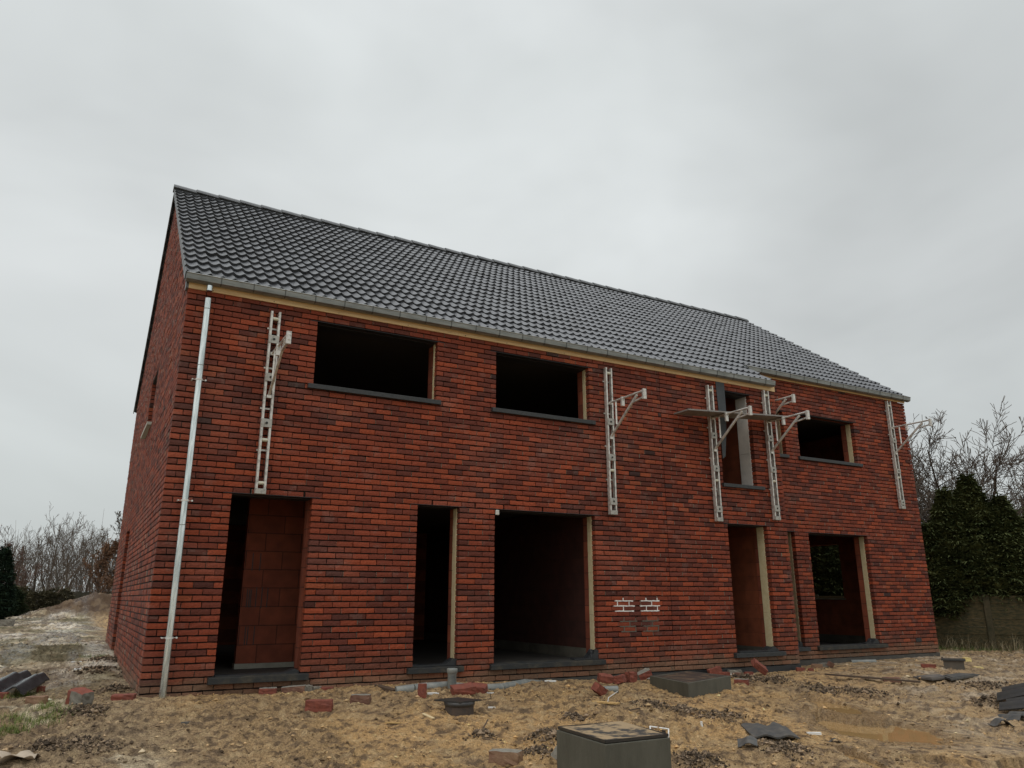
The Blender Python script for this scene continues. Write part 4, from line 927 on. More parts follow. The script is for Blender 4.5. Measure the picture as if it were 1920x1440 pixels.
def conifer(px, t, ytop, rad, label, seed, base=(.028, .048, .020), tip=(.085, .10, .035), n=2600, group='dense conifers behind the fence', zb=None, pw=.75, name='conifer', hmin=0.0):
    B = at_dist(px, t); zb = float(zground(B[0], B[1], False)) if zb is None else zb
    H = at_dist(px, t, ytop)[2]-zb; R = np.random.RandomState(seed); e = empty(name, (B[0], B[1], zb)); tag(e, label, 'conifer', group)
    V, F = tube_np([((0, 0, -.1), (0, 0, H*.8), .11, .03)], 8); tr = npmesh('trunk', V, F, M['bark'], e, True)
    # sprays on drooping fans, held at the ends of many short limbs
    h = hmin+(1-hmin)*R.beta(1.1, 1.25, n); th = R.uniform(0, 2*math.pi, n)
    lump = .72+.5*fbm(th*1.6+seed*3, h*7, seed, 3)
    env = rad*np.clip((1-h)**pw*1.12, .03, 1)*np.clip(.55+(h-hmin)*3, 0, 1)*lump; rr = env*np.sqrt(R.uniform(.35, 1.0, n))
    C0 = np.stack([np.cos(th)*rr, np.sin(th)*rr, h*H+R.normal(0, .05, n)], 1)
    outd = np.stack([np.cos(th), np.sin(th), .35*np.ones(n)], 1)+R.normal(0, .35, (n, 3)); outd /= np.linalg.norm(outd, axis=1, keepdims=True)
    side = np.cross(outd, np.array([0, 0, 1.])); side /= np.linalg.norm(side, axis=1, keepdims=True)+1e-9; nrm = np.cross(side, outd)
    k = 7; L = R.uniform(.10, .24, (n, 1)); Vs = []; cols = []
    for j in range(k):
        an = (j-(k-1)/2)*.36+R.normal(0, .08, n); dj = outd*np.cos(an)[:, None]+side*np.sin(an)[:, None]+R.normal(0, .16, (n, 3)); st = C0+outd*L*.12*j/k
        wj = np.cross(dj, nrm); wj /= np.linalg.norm(wj, axis=1, keepdims=True)+1e-9; l = L*R.uniform(.6, 1.1, (n, 1)); wd = .016+.012*R.rand(n, 1)
        tipz = st+dj*l-np.array([0, 0, 1.])*l*.22
        mid = st+dj*l*.55
        Vs.append(np.stack([st, mid-wj*wd, tipz, mid+wj*wd], 1))
        g = np.clip(R.rand(n, 1)**2.0*.7+(fbm(th*2.2+seed, h*9, seed+5, 3)[:, None]-.42)*1.1, 0, 1); cols.append(np.array(base)*(1-g)+np.array(tip)*g)
    V = np.stack(Vs, 1).reshape(-1, 3); col = np.stack(cols, 1).reshape(-1, 3); F = np.arange(len(V)).reshape(-1, 4)
    cr = npmesh('crown', V, F, M['needle'], e, False, [('col', 'FACE', col)])
    return e
# mossy garden wall of stacked boards at the right
M['fence'] = mat('mossy_dark_boards', (.085, .062, .026), .95, c2=(.020, .024, .010), scale=9, stretch=(1, 1, 3), bump=.6, bscale=30)
M['post'] = mat('mossy_post', (.075, .058, .030), .95, c2=(.030, .030, .014), scale=7, bump=.5, bscale=30)
A = Vector((16.3, 4.2, 0)); Bv = Vector((21.4, -3.9, 0)); dv = (Bv-A); Lf = dv.length; dv.normalize(); nf = 5
fe = empty('garden_fence', (A.x, A.y, 0), math.atan2(dv.y, dv.x)); tag(fe, 'low dark mossy board fence under the conifers at the right', 'fence')
for i in range(nf):
    b = MB(); x0, x1 = i*Lf/nf+.07, (i+1)*Lf/nf-.07
    for j in range(8): b.box(x0, x1, -.022-.012*(j % 2)+rnd.uniform(-.006, .006), .022, -.25+j*.178, -.25+(j+1)*.178-.002)
    b.build('board_panel', M['fence'], fe)
for i in range(nf+1):
    b = MB(); b.box(i*Lf/nf-.068, i*Lf/nf+.068, -.07, .07, -.3, 1.20); b.build('fence_post', M['post'], fe, bevel=.01)
for args in ((1760, 19.2, 985, 1.35, 'small dark conifer squeezed between the house corner and its neighbours', 11), (1800, 19.3, 918, 1.8, 'dense dark conifer with a broad ragged crown just right of the house', 12),
             (1848, 19.2, 888, 2.0, 'tallest conifer behind the fence with a pointed green top', 13), (1905, 18.8, 930, 1.75, 'wide conifer at the right edge of the view behind the fence', 14), (1968, 18.7, 950, 1.5, 'dense conifer standing past the right edge of the fence view', 15), (1722, 21.5, 1000, 1.5, 'low conifer mostly hidden behind the house corner', 16),
             (1552, 21.5, 960, 1.7, 'conifer glimpsed through the gable window of the right ground floor room', 17), (1600, 22.5, 960, 1.7, 'conifer hidden beyond the gable end of the house', 18)):
    conifer(*args, n=5200, pw=1.0, hmin=.25, base=(.048, .062, .024), tip=(.13, .14, .055))
RB = 'bare trees rising behind the conifers'
bare_tree(1735, 25, 768, 'tangled bare tree close to the house corner right of the scaffold arm', 31, r=.12, spread=.8, maxl=4, group=RB, nchild=(3, 4), up=.08, minr=.0085, broad=8)
bare_tree(1770, 27, 805, 'bare tree with arching limbs reaching right over the conifers', 32, r=.17, spread=1.5, lean=(.5, -.4), maxl=4, group=RB, nchild=(3, 4), up=.03, minr=.0085, broad=7)
bare_tree(1700, 26, 790, 'bare tree mostly hidden behind the right end of the house', 36, r=.13, spread=.8, maxl=3, group=RB, nchild=(3, 4), up=.06, minr=.0085, broad=5)
bare_tree(1950, 24, 905, 'bare tree at the right edge with branches entering the view', 35, r=.11, spread=1.1, lean=(-.2, .1), maxl=3, group=RB, nchild=(3, 4), up=.05, minr=.0085, broad=5)
# weeds at the fence foot
R = np.random.RandomState(9); n = 1800; s = R.rand(n)*Lf*.75+.4; off = -R.exponential(.22, n)-.08; fx = A.x+dv.x*s+dv.y*(-off)*-1; fy = A.y+dv.y*s-dv.x*(-off)*-1
fx = A.x+dv.x*s+dv.y*(-off)*1.0; fy = A.y+dv.y*s-dv.x*(-off)*1.0
side_ok = ((fx-CAM[0])**2+(fy-CAM[1])**2) < ((A.x+dv.x*s-CAM[0])**2+(A.y+dv.y*s-CAM[1])**2)
fx = np.where(side_ok, fx, 2*(A.x+dv.x*s)-fx); fy = np.where(side_ok, fy, 2*(A.y+dv.y*s)-fy)
cg = np.array([(.30, .25, .15), (.22, .18, .11), (.10, .14, .04)])[R.choice(3, n, p=[.4, .3, .3])]
tag(blades('dead_weeds', np.stack([fx, fy, zground(fx, fy)-.01], 1), np.where(cg[:, 1] == .14, .10, .22)*R.uniform(.3, 2.2, n), R.uniform(.004, .009, n), .9, cg, 4), 'dead stalks and grass along the foot of the garden fence', 'weeds', kind='stuff')
R = np.random.RandomState(19); n = 2600; P = gp(1900, 1219); q = R.normal(0, 1, (n, 2)); xx = P[0]+q[:, 0]*1.1*RX[0]+q[:, 1]*.25*RYV[0]; yy = P[1]+q[:, 0]*1.1*RX[1]+q[:, 1]*.25*RYV[1]
tag(blades('grass', np.stack([xx, yy, zground(xx, yy)-.005], 1), R.uniform(.04, .10, n), R.uniform(.004, .008, n), .7, np.array([(.10, .16, .03), (.14, .2, .05)])[R.randint(0, 2, n)], 5), 'green grass strip at the right foot of the garden fence', 'grass', kind='stuff')

# left: bare wood behind the earth mound
LG = 'slender bare trees behind the earth mound'
lt = [(10, 47, 1000, 'bare tree at the far left edge beside the dark evergreen'), (38, 50, 985, 'thin bare tree with many upright twigs near the left edge'), (62, 46, 975, 'bare tree whose top leans right over the thicket'), (80, 52, 960, 'straight bare sapling with a forked tip'),
      (98, 48, 1000, 'short bare tree between two taller ones left of the mound top'), (118, 46, 950, 'tallest bare tree over the left end of the mound'), (128, 53, 957, 'tall bare tree with a wide forked crown behind the mound'), (146, 50, 990, 'slim bare tree behind the middle of the mound'),
      (160, 47, 966, 'bare tree with two thin leaders left of the gable'), (175, 52, 985, 'bare tree with fine twigs close to the gable'), (192, 49, 1000, 'bare tree just left of the gable wall'), (210, 53, 990, 'bare tree partly hidden by the gable wall'),
      (28, 44, 1010, 'low bare tree in front of the thicket at the left'), (50, 55, 990, 'faint bare tree far back at the left'), (108, 56, 985, 'faint bare tree far back behind the tallest one'), (232, 50, 985, 'bare tree hidden behind the gable wall')]
for i, (px, t, yt, lab) in enumerate(lt):
    bare_tree(px, t, yt, lab, 50+i, r=.10, spread=.60, maxl=3, group=LG, nchild=(1, 3), up=.12, minr=.008, lean=(rnd.uniform(-.12, .12), 0))
# fallen pole-like sapling leaning to the right
P = at_dist(108, 40, 1112); Q = at_dist(190, 41, 1030)
sg = [(P+(Q-P)*a/8+np.array((0, 0, .25*math.sin(a/8*3.14))), P+(Q-P)*(a+1)/8+np.array((0, 0, .25*math.sin((a+1)/8*3.14))), .035-.003*a, .032-.003*a) for a in range(8)]
V, F = tube_np(sg, 6); tag(npmesh('leaning_sapling', V, F, M['twig'], None, True), 'thin pale sapling leaning right over the earth mound', 'sapling')
bare_tree(222, 44, 958, 'small tree with clinging leaves against the sky beside the gable', 90, r=.06, spread=.7, maxl=3, group=None, nchild=(2, 3), leaves=(900, [(.055, .05, .035), (.09, .07, .045)], .07), minr=.008, name='leafy_tree')
bare_tree(205, 43, 1012, 'rusty brown leafed shrub between the mound and the gable', 91, r=.05, spread=.7, maxl=3, group=None, nchild=(3, 4), twig='twigr', leaves=(5200, [(.17, .085, .045), (.13, .075, .045), (.20, .11, .06)], .055), minr=.008, name='brown_shrub')
bare_tree(38, 42, 1015, 'purplish twiggy shrub with a few dry leaves at the left', 92, r=.05, spread=.8, maxl=3, group=None, nchild=(3, 4), twig='twigr', leaves=(900, [(.10, .06, .05)], .06), minr=.008, name='twiggy_shrub')
conifer(-6, 33, 1026, .7, 'dark evergreen at the left edge of the view', 95, n=2200, group=None, base=(.018, .034, .022), tip=(.035, .055, .032), pw=.6)
conifer(6, 35, 1098, 1.0, 'low dark evergreen bush at the foot of the left wood', 96, n=1500, group=None, base=(.022, .036, .018), tip=(.05, .07, .03), pw=.35, name='evergreen_bush')
for i, (px, t, yt, lab) in enumerate(((70, 41, 1108, 'low ivy bush in front of the board fence at the left'), (110, 42, 1104, 'low ivy bush right of its neighbour at the board fence'), (34, 40, 1100, 'ragged ivy bush beside the dark evergreen'))):
    conifer(px, t, yt, .9, lab, 120+i, n=900, group='ivy bushes along the board fence', base=(.085, .078, .048), tip=(.16, .14, .08), pw=.3, name='ivy_bush', zb=float(zground(*at_dist(px, t)[:2], False)))
# thicket: a mass of thin stems nobody could count
R = np.random.RandomState(44); segs = []
for i in range(700):
    px = R.uniform(-120, 330); t = R.uniform(45, 62); B = at_dist(px, t); h = R.uniform(1.6, 4.6)*(1 if R.rand() < .8 else 1.2); d = np.array((R.normal(0, .16), R.normal(0, .16), 1.0)); p = np.array((B[0], B[1], -.2))
    for j in range(3):
        q = p+d*h/3; segs.append((p, q, .020-.005*j, .015-.004*j)); 
        for c_ in range(2):
            dd = d+R.normal(0, .55, 3); s0 = p+(q-p)*R.rand(); segs.append((s0, s0+dd*h*.16, .009, .006))
        p = q; d = d+R.normal(0, .14, 3)
V, F = tube_np(segs, 3); tag(npmesh('thicket', V, F, mat('brown_far_stems', (.15, .115, .085), .95, c2=(.10, .078, .058), scale=.3), None, True), 'grey brown thicket of thin winter stems behind the mound', 'thicket', kind='stuff')
b = MB(); Pf = at_dist(-160, 43); Qf = at_dist(340, 47)
for i in range(50):
    p = Pf+(Qf-Pf)*i/50; q = Pf+(Qf-Pf)*(i+.97)/50; b.beam((p[0], p[1], .60), (q[0], q[1], .60), .05, 1.7+.06*(i % 3))
o = b.build('wood_fence', mat('dark_wood_fence', (.060, .052, .038), .95, c2=(.028, .034, .018), scale=2), None); tag(o, 'dark low board fence behind the earth mound', 'fence')

# ============================================================ THINGS LYING ON THE SITE
import bmesh
M['br_red'] = mat('brick_red', (.25, .070, .042), .88, c2=(.16, .048, .032), scale=14, bump=.5, bscale=60)
M['br_dark'] = mat('brick_dark', (.13, .055, .038), .85, c2=(.20, .11, .07), scale=12, bump=.5, bscale=60)
M['br_brown'] = mat('brick_brown', (.20, .105, .065), .88, c2=(.27, .17, .10), scale=12, bump=.5, bscale=60)
M['mort'] = mat('old_mortar', (.26, .24, .20), .95, c2=(.17, .155, .125), scale=16, bump=.6, bscale=50)
M['pvc'] = mat('grey_pvc', (.15, .165, .16), .5, c2=(.26, .26, .23), scale=9)
M['white'] = mat('white_plastic', (.75, .75, .72), .5)
M['blk'] = mat('black_plastic', (.022, .022, .022), .4, c2=(.04, .036, .03), scale=12)
M['rust'] = mat('rusty_iron_collar', (.07, .045, .03), .8, c2=(.045, .034, .026), scale=14, bump=.4)
M['well'] = mat('damp_green_concrete', (.070, .067, .049), .7, c2=(.105, .10, .075), scale=3.5, bump=.25, bscale=60, stretch=(2, 2, .6))
M['lidmud'] = mat('muddy_lid', (.33, .235, .13), .75, c2=(.035, .032, .028), scale=5, detail=7, contrast=(.47, .56), bump=.3)
M['lidmud2'] = mat('dark_muddy_lid', (.045, .034, .026), .6, c2=(.16, .105, .06), scale=6, detail=7, contrast=(.5, .62), bump=.3)
M['wood'] = mat('fresh_wood', (.58, .38, .15), .7, c2=(.46, .29, .11), scale=4, stretch=(2, 14, 2))
M['oldwood'] = mat('wet_brown_board', (.10, .062, .038), .8, c2=(.065, .045, .03), scale=4, stretch=(1, 9, 9))
M['gloss'] = mat('glossy_black_tile', (.028, .032, .034), .22, c2=(.05, .055, .058), scale=9)
M['slatep'] = mat('dark_tile_shard', (.045, .050, .052), .5, c2=(.11, .10, .085), scale=12, bump=.1)
def lump(name, dims, mats_, seed, rough=.06, sub=3, broken=0.0, crown=None, parent=None):
    """a chipped block: subdivided box with worn edges and, if broken, one ragged end"""
    bm = bmesh.new(); bmesh.ops.create_cube(bm, size=1.0); bmesh.ops.subdivide_edges(bm, edges=bm.edges[:], cuts=sub, use_grid_fill=True)
    R = np.random.RandomState(seed); s = Vector(dims)
    for v in bm.verts:
        c = v.co; k = sum(1 for q in c if abs(q) > .49)
        v.co = Vector((c.x*s.x, c.y*s.y, c.z*s.z)); j = min(dims)*rough
        v.co += Vector(R.normal(0, j*.5, 3))
        if k >= 2: v.co *= 1-.025*R.rand()*k
        if broken and c.x > .2: v.co.x -= broken*s.x*(R.uniform(.2, 1)+.6*(c.z+.5)*(1 if seed % 2 else -1))*(c.x-.2)/.3
    me = bpy.data.meshes.new(name); bm.to_mesh(me); bm.free(); o = bpy.data.objects.new(name, me); SC.collection.objects.link(o)
    for m in mats_: me.materials.append(m)
    if len(mats_) > 1 and crown:
        for p in me.polygons:
            if crown(p.normal, p.center): p.material_index = 1
    if parent: o.parent = parent
    return o
def lay(o, px, py, rz=0.0, tilt=(0, 0), sink=.25, up=None, dz=0.0):
    P = gp(px, py); d = ray(px, py); wl = -.11 if P[0] < XS else SB-.11
    if -.3 < P[0] < XE and P[1] > wl: P = CAM+d*((wl-CAM[1])/d[1])
    o.location = (P[0], P[1], 0)
    o.rotation_euler = (tilt[0], tilt[1], -YAW-.35*math.atan((px-960)/FPX)+rz); bpy.context.view_layer.update() if False else None
    from mathutils import Euler
    Rm = o.rotation_euler.to_matrix(); lo = min((Rm @ v.co).z for v in o.data.vertices); hi = max((Rm @ v.co).z for v in o.data.vertices)
    o.location = (P[0], P[1], float(zground(P[0], P[1], False))-lo-sink*min(.06, hi-lo)+dz); return o
def brick(px, py, wpx, hpx, label, seed, m='br_red', rz=0.0, tilt=(0, 0), dep=.55, m2=None, crown=None, broken=0.0, group='loose bricks and brick pieces lying on the sand', sink=.25, dz=0.0, name='brick'):
    P = gp(px, py); k = mpp(P); o = lump(name, (wpx*k, max(.05, wpx*k*dep), hpx*k), [M[m]]+([M[m2]] if m2 else []), seed, broken=broken, crown=crown)
    tag(o, label, name.replace('_', ' '), group); return lay(o, px, py, rz, tilt, sink, dz=dz)
top = lambda n, c: n.z > .6
brick(598, 1328, 50, 20, 'flat red brick lying alone on the sand below the doorway', 1, rz=.06, m2=None, dep=.5)
brick(676, 1317, 36, 17, 'dark brick with pale mortar on top right of the lone red brick', 2, 'br_dark', m2='mort', crown=top, dep=.55, rz=-.08)
brick(791, 1313, 16, 25, 'small red brick piece standing on end left of the iron lid', 3, rz=.2, dep=.7)
brick(868, 1308, 42, 14, 'broken red brick slab leaning behind the iron lid', 4, rz=.3, tilt=(.15, -.10), broken=.2, dep=.8, m2='mort', crown=lambda n, c: c.x > .02 and n.x > .4)
brick(897, 1298, 30, 13, 'broken red brick piece right of the standing grey pipe', 5, rz=-.2, tilt=(.2, .1), broken=.25, dep=.9)
brick(948, 1440, 60, 26, 'half-buried brown brick at the bottom edge of the view', 6, 'br_brown', rz=-.35, dep=.45, m2='mort', crown=top)
brick(1056, 1443, 32, 26, 'bright red brick chunk with mortar at the foot of the near inspection box', 7, rz=.5, tilt=(.3, .5), broken=.3, dep=.8, m2='mort', crown=lambda n, c: n.x < -.5)
brick(1136, 1282, 26, 14, 'broken red brick at the left end of the rubble by the pipe piece', 8, rz=.3, tilt=(.2, .1), broken=.3, dep=.8)
brick(1161, 1283, 22, 14, 'red brick corner in the middle of the rubble by the pipe piece', 9, rz=-.4, tilt=(0, -.25), broken=.3, dep=.9)
brick(1184, 1282, 17, 19, 'upright red brick end at the right of the rubble by the pipe piece', 10, rz=.5, dep=1.0)
brick(1207, 1277, 28, 13, 'grey mortared slab leaning left of the flat concrete inspection box', 11, 'mort', rz=.4, tilt=(.1, -.35), dep=.6, m2='br_red', crown=lambda n, c: n.y < -.5)
brick(1124, 1305, 22, 16, 'red brick tipped against the grey pipe piece', 12, rz=.6, tilt=(.2, .6), dep=.9)
brick(1341, 1269, 24, 14, 'red brick piece under the white cup against the wall', 13, rz=.2, tilt=(0, -.3), broken=.3)
brick(1359, 1271, 20, 10, 'small red brick behind the flat concrete inspection box', 14, rz=-.1)
brick(1378, 1262, 24, 10, 'grey mortar lump against the wall right of the white cup', 15, 'mort', rz=.1, dep=.5)
brick(1384, 1270, 20, 10, 'brown brick piece left of the leaning brick by the wall', 16, 'br_dark', rz=.1)
brick(1404, 1267, 16, 9, 'little red brick at the foot of the leaning brick', 17, rz=.2)
brick(1425, 1266, 30, 11, 'red brick leaning steeply on the rubble below the tall lower opening', 18, rz=.35, tilt=(.5, .62), dep=.6, dz=.02)
brick(1391, 1283, 26, 10, 'red brick with mortar crust right of the flat concrete inspection box', 19, m2='mort', crown=top, rz=-.35, dep=.6)
brick(1501, 1258, 15, 8, 'orange brick piece beside the step in the house wall', 20, rz=.1)
brick(1520, 1257, 10, 6, 'tiny brick piece right of the one beside the wall step', 21, rz=.4)
brick(1742, 1256, 25, 8, 'flat red brick left of the small lidded box', 22, rz=-.2)
brick(1672, 1277, 31, 10, 'brown brick resting behind the long thin board', 23, 'br_dark', rz=-.05, dep=.5)
brick(147, 1327, 38, 26, 'brick with thick grey mortar crust left of the house corner', 24, 'mort', rz=-.5, tilt=(.15, .2), dep=.75, m2='br_red', crown=lambda n, c: n.z > .5 or (n.y < -.6 and c.x < -.05), sink=.35)
brick(68, 1319, 34, 18, 'brown brick in front of the leaning roof tiles', 25, 'br_brown', rz=-.3, dep=.6)
brick(76, 1296, 14, 12, 'small red brick behind the roof tiles at the left', 26, rz=.3)
brick(2, 1305, 24, 12, 'red brick under the roof tiles at the left edge', 27, rz=.0)
brick(232, 1306, 38, 13, 'half-buried red clay brick at the foot of the house corner', 28, rz=.1, sink=.5, dep=.8, m2=None)
brick(503, 1293, 30, 12, 'red brick with mortar on it at the left under the door threshold', 29, m2='mort', crown=top, rz=.05, dep=.6)
brick(551, 1288, 42, 12, 'pale mortar-covered slab under the door threshold', 30, 'mort', rz=.05, tilt=(0, -.05), dep=.5, m2='br_dark', crown=lambda n, c: n.y < -.6)
brick(579, 1289, 13, 12, 'grey mortar cube right of the pale slab by the door', 31, 'mort', rz=.2, dep=.9)
brick(594, 1290, 15, 9, 'crumbled mortar lump right end of the rubble by the door', 32, 'mort', rz=.5, broken=.4)
brick(612, 1281, 26, 6, 'thin red brick sliver against the wall right of the door', 33, rz=.1)
brick(1545, 1250, 18, 8, 'pale rubble lump at the foot of the set-back wall', 34, 'mort', rz=.3, broken=.3)
brick(1558, 1251, 12, 9, 'dark brick shard stuck in the rubble under the set-back wall', 35, 'br_dark', rz=.7, tilt=(.4, .4))
brick(1532, 1251, 20, 8, 'mortar and brick rubble beside the wall step', 36, 'br_brown', rz=-.2, broken=.4)
brick(348, 1358, 16, 7, 'small dark stone alone on the sand at the left', 37, 'slatep', rz=.3, broken=.4, group='stones on the sand', name='stone')
brick(1318, 1268, 14, 5, 'flat grey stone behind the flat concrete inspection box', 38, 'mort', rz=.1, group='stones on the sand', name='stone')
brick(12, 1166+8, 22, 12, 'pale boulder at the left end of the earth mound', 39, 'mort', rz=.1, group='stones on the sand', name='stone', dep=.8)

# timber
def board(px0, py0, px1, py1, wid, th, m, label, name='board', dz=.01, cat='board', roll=0.0):
    a, c = gp(px0, py0), gp(px1, py1); za, zc = float(zground(a[0], a[1], False))+dz, float(zground(c[0], c[1], False))+dz
    L = math.hypot(c[0]-a[0], c[1]-a[1]); b = MB(); n = 10; R = np.random.RandomState(int(px0))
    ed = R.uniform(.8, 1.1, (n+1, 2))*wid/2; ed[0] *= .35; xs = np.linspace(0, L, n+1)
    v = [];
    for i in range(n+1): v += [(xs[i], -ed[i, 0], 0), (xs[i], ed[i, 1], 0), (xs[i], ed[i, 1], th), (xs[i], -ed[i, 0], th)]
    f = [(0, 1, 2, 3), (4*n, 4*n+3, 4*n+2, 4*n+1)]
    for i in range(n): q = 4*i; f += [(q+j, q+4+j, q+4+(j+1) % 4, q+(j+1) % 4) for j in range(4)]
    b.addm(v, f); o = b.build(name, m, None); o.location = (a[0], a[1], za); o.rotation_euler = (roll, -math.atan2(zc-za, L), math.atan2(c[1]-a[1], c[0]-a[0])); tag(o, label, cat); return o
board(1109, 1319, 1160, 1327, .11, .014, M['wood'], 'yellow splintered piece of wood on the sand in the middle', 'wood_splinter', .02, 'wood piece')
board(1179, 1344, 1197, 1347, .02, .012, M['wood'], 'tiny yellow wood stick behind the near inspection box', 'wood_stick', .01, 'wood piece')
board(722, 1352, 752, 1355, .04, .010, M['wood'], 'small yellow wood chip below the standing brick piece', 'wood_chip', .012, 'wood piece')
board(792, 1346, 813, 1352, .035, .010, mat('pale_wood', (.66, .52, .30), .7), 'pale wood chip left of the iron lid', 'wood_chip', .012, 'wood piece')
board(1547, 1269, 1727, 1288, .10, .022, M['oldwood'], 'long thin wet board lying on the sand at the right', 'long_board', .05)
board(704, 1291, 742, 1301, .10, .03, M['oldwood'], 'grey brown wedge of board at the start of the drain pipe', 'board_wedge', .0)
board(1176, 1342, 1200, 1337, .015, .012, M['oldwood'], 'thin dark twig behind the near inspection box', 'twig', .015, 'twig')
board(905, 1380, 915, 1362, .01, .01, M['oldwood'], 'short thin stalk sticking up left of the near box', 'stalk', .05, 'twig')
# foam offcuts, labels, plastic
def chip(px, py, wpx, dpx, hpx, m, label, name, cat, rz=0.0, tilt=(0, 0), seed=1):
    P = gp(px, py); k = mpp(P); o = lump(name, (wpx*k, dpx*k, hpx*k), [m], seed, rough=.12, sub=2); tag(o, label, cat); return lay(o, px, py, rz, tilt, .0)
fo = mat('yellow_foam', (.72, .58, .24), .8)
chip(1814, 1243, 12, 10, 7, fo, 'yellow foam offcut leaning on the right side of the small lidded box', 'foam_offcut', 'foam piece', .2)
chip(1834, 1255, 15, 12, 3, fo, 'flat yellow foam offcut on the ground right of the small lidded box', 'foam_offcut', 'foam piece', .1)
chip(1526, 1381, 28, 9, 4, M['white'], 'small white strip lying between the broken roof tile and the puddle', 'white_strip', 'plastic strip', .05)
chip(1316, 1366, 4, 4, 9, M['white'], 'tiny white peg standing in the sand', 'white_peg', 'plastic peg')
chip(922, 1328, 14, 3, 2.5, M['white'], 'short white stick right of the iron lid', 'white_stick', 'plastic stick', -.05)
chip(812, 1308, 22, 8, 3, M['white'], 'white plastic scraps left of the broken brick slab', 'plastic_scrap', 'plastic scrap', .1, seed=4)
chip(884, 1292, 20, 2.5, 2.5, M['white'], 'thin white stick lying on the broken brick slab', 'white_stick', 'plastic stick', .5, (0, -.15))
chip(921, 1299, 19, 2.5, 2, M['white'], 'thin white stick right of the broken brick slab', 'white_stick', 'plastic stick', -.2)
chip(1374, 1266, 14, 5, 3, M['white'], 'white plastic scrap lying among the bricks at the wall', 'plastic_scrap', 'plastic scrap', .3, seed=5)
chip(1219, 1261, 15, 4, 2, M['white'], 'flat white scrap close to the wall above the concrete box', 'plastic_scrap', 'plastic scrap', -.1, seed=6)
chip(1032, 1281, 22, 8, 2.5, M['white'], 'flat whitish scrap on the sand below the wide opening', 'plastic_scrap', 'plastic scrap', .0, seed=7)
chip(145, 1262, 12, 12, 3, M['white'], 'crumpled white litter in the mud at the left', 'litter', 'litter', .4, seed=8)
chip(144, 1241, 20, 10, 2, M['white'], 'pale flat litter behind the crumpled litter', 'litter', 'litter', .1, seed=9)
# card sheet at bottom left
P = gp(22, 1430); n = 9; b = MB(); R = np.random.RandomState(2); k = mpp(P); X_, Y_ = np.meshgrid(np.linspace(-60, 44, 13), np.linspace(-18, 16, 6)); v = []
for sgn in (0, 1):
    for x_, y_ in zip(X_.ravel(), Y_.ravel()):
        wq = (1-.65*max(0, x_+10)/54)
        v.append((P[0]+(x_*RX[0]+y_*wq*3*RYV[0])*k, P[1]+(x_*RX[1]+y_*wq*3*RYV[1])*k, float(zground(P[0], P[1], False))+.03+.03*math.sin(x_*.12)+.02*math.sin(y_*.3)+max(0, x_-5)*.0012-.003*sgn))
f = []
for j in range(5):
    for i in range(12): q = j*13+i; f += [(q, q+1, q+14, q+13), (78+q, 78+q+13, 78+q+14, 78+q+1)]
bd = [i for i in range(13)]+[j*13+12 for j in range(1, 6)]+[5*13+i for i in range(11, -1, -1)]+[j*13 for j in range(4, 0, -1)]
f += [(bd[i], 78+bd[i], 78+bd[(i+1) % len(bd)], bd[(i+1) % len(bd)]) for i in range(len(bd))]
b.addm(v, f, True); tag(b.build('card_sheet', mat('wet_cardboard', (.50, .41, .31), .85, c2=(.38, .31, .23), scale=6), None), 'curled pale sheet of wet cardboard at the bottom left corner', 'cardboard')

# drain pipe along the foot of the wall, half buried, and its standing inlet
b = MB(); xs = [(742, 1302), (775, 1301), (792, 1299), (836, 1297), (857, 1295), (900, 1291), (940, 1287), (985, 1282), (1050, 1276)]
pp = [gp(*q) for q in xs]; pz = [-.045, -.035, -.045, -.035, -.04, -.045, -.05, -.06, -.085]
for i in range(len(pp)-1):
    a = (pp[i][0], pp[i][1], float(zground(pp[i][0], pp[i][1], False))+.06+pz[i]); c = (pp[i+1][0], pp[i+1][1], float(zground(pp[i+1][0], pp[i+1][1], False))+.06+pz[i+1]); b.tube(a, c, .055, 16)
tag(b.build('drain_pipe', M['pvc'], None), 'grey plastic drain pipe half buried along the foot of the wall', 'drain pipe')
P = gp(847, 1300); zz = float(zground(P[0], P[1], False)); k = mpp(P); h = 37*k
e = empty('standing_pipe', (P[0], P[1], zz)); tag(e, 'short grey standing pipe with a collar below the narrow window', 'drain pipe')
b = MB(); b.lathe((0, 0, 0), [(8.2*k, -.1), (8.2*k, h*.72), (8.6*k, h*.74), (8.6*k, h*.78)], 24); b.build('pipe_body', M['pvc'], e)
b = MB(); b.lathe((0, 0, 0), [(8.6*k, h*.76), (10*k, h*.80), (10.3*k, h*.96), (9.6*k, h), (8.4*k, h), (8.0*k, h*.9), (8.0*k, h*.5), (0, h*.5)], 24); b.build('pipe_collar', M['pvc'], e)
P = gp(1142, 1300); zz = float(zground(P[0], P[1], False)); k = mpp(P); b = MB(); a = Vector((P[0], P[1], zz+.035)); dd = Vector((math.cos(-YAW+.2), math.sin(-YAW+.2), .01))
b.tube(a-dd*19*k, a+dd*17*k, 6.6*k, 18, caps=False); b.tube(a-dd*19*k, a+dd*17*k, 6.0*k, 18, caps=False); tag(b.build('pipe_offcut', M['pvc'], None), 'short grey pipe offcut lying among broken bricks', 'pipe piece')
P = gp(1342, 1268); k = mpp(P); b = MB(); b.lathe((P[0], P[1]+.02, float(zground(P[0], P[1], False))+.03), [(5.2*k, 0), (7.6*k, 8*k), (7.9*k, 8.6*k), (7.2*k, 8*k), (4.8*k, .6*k), (0, .6*k)], 18); tag(b.build('plastic_cup', mat('greyish_cup', (.42, .45, .44), .5), None), 'pale plastic cup on the bricks against the wall', 'cup')
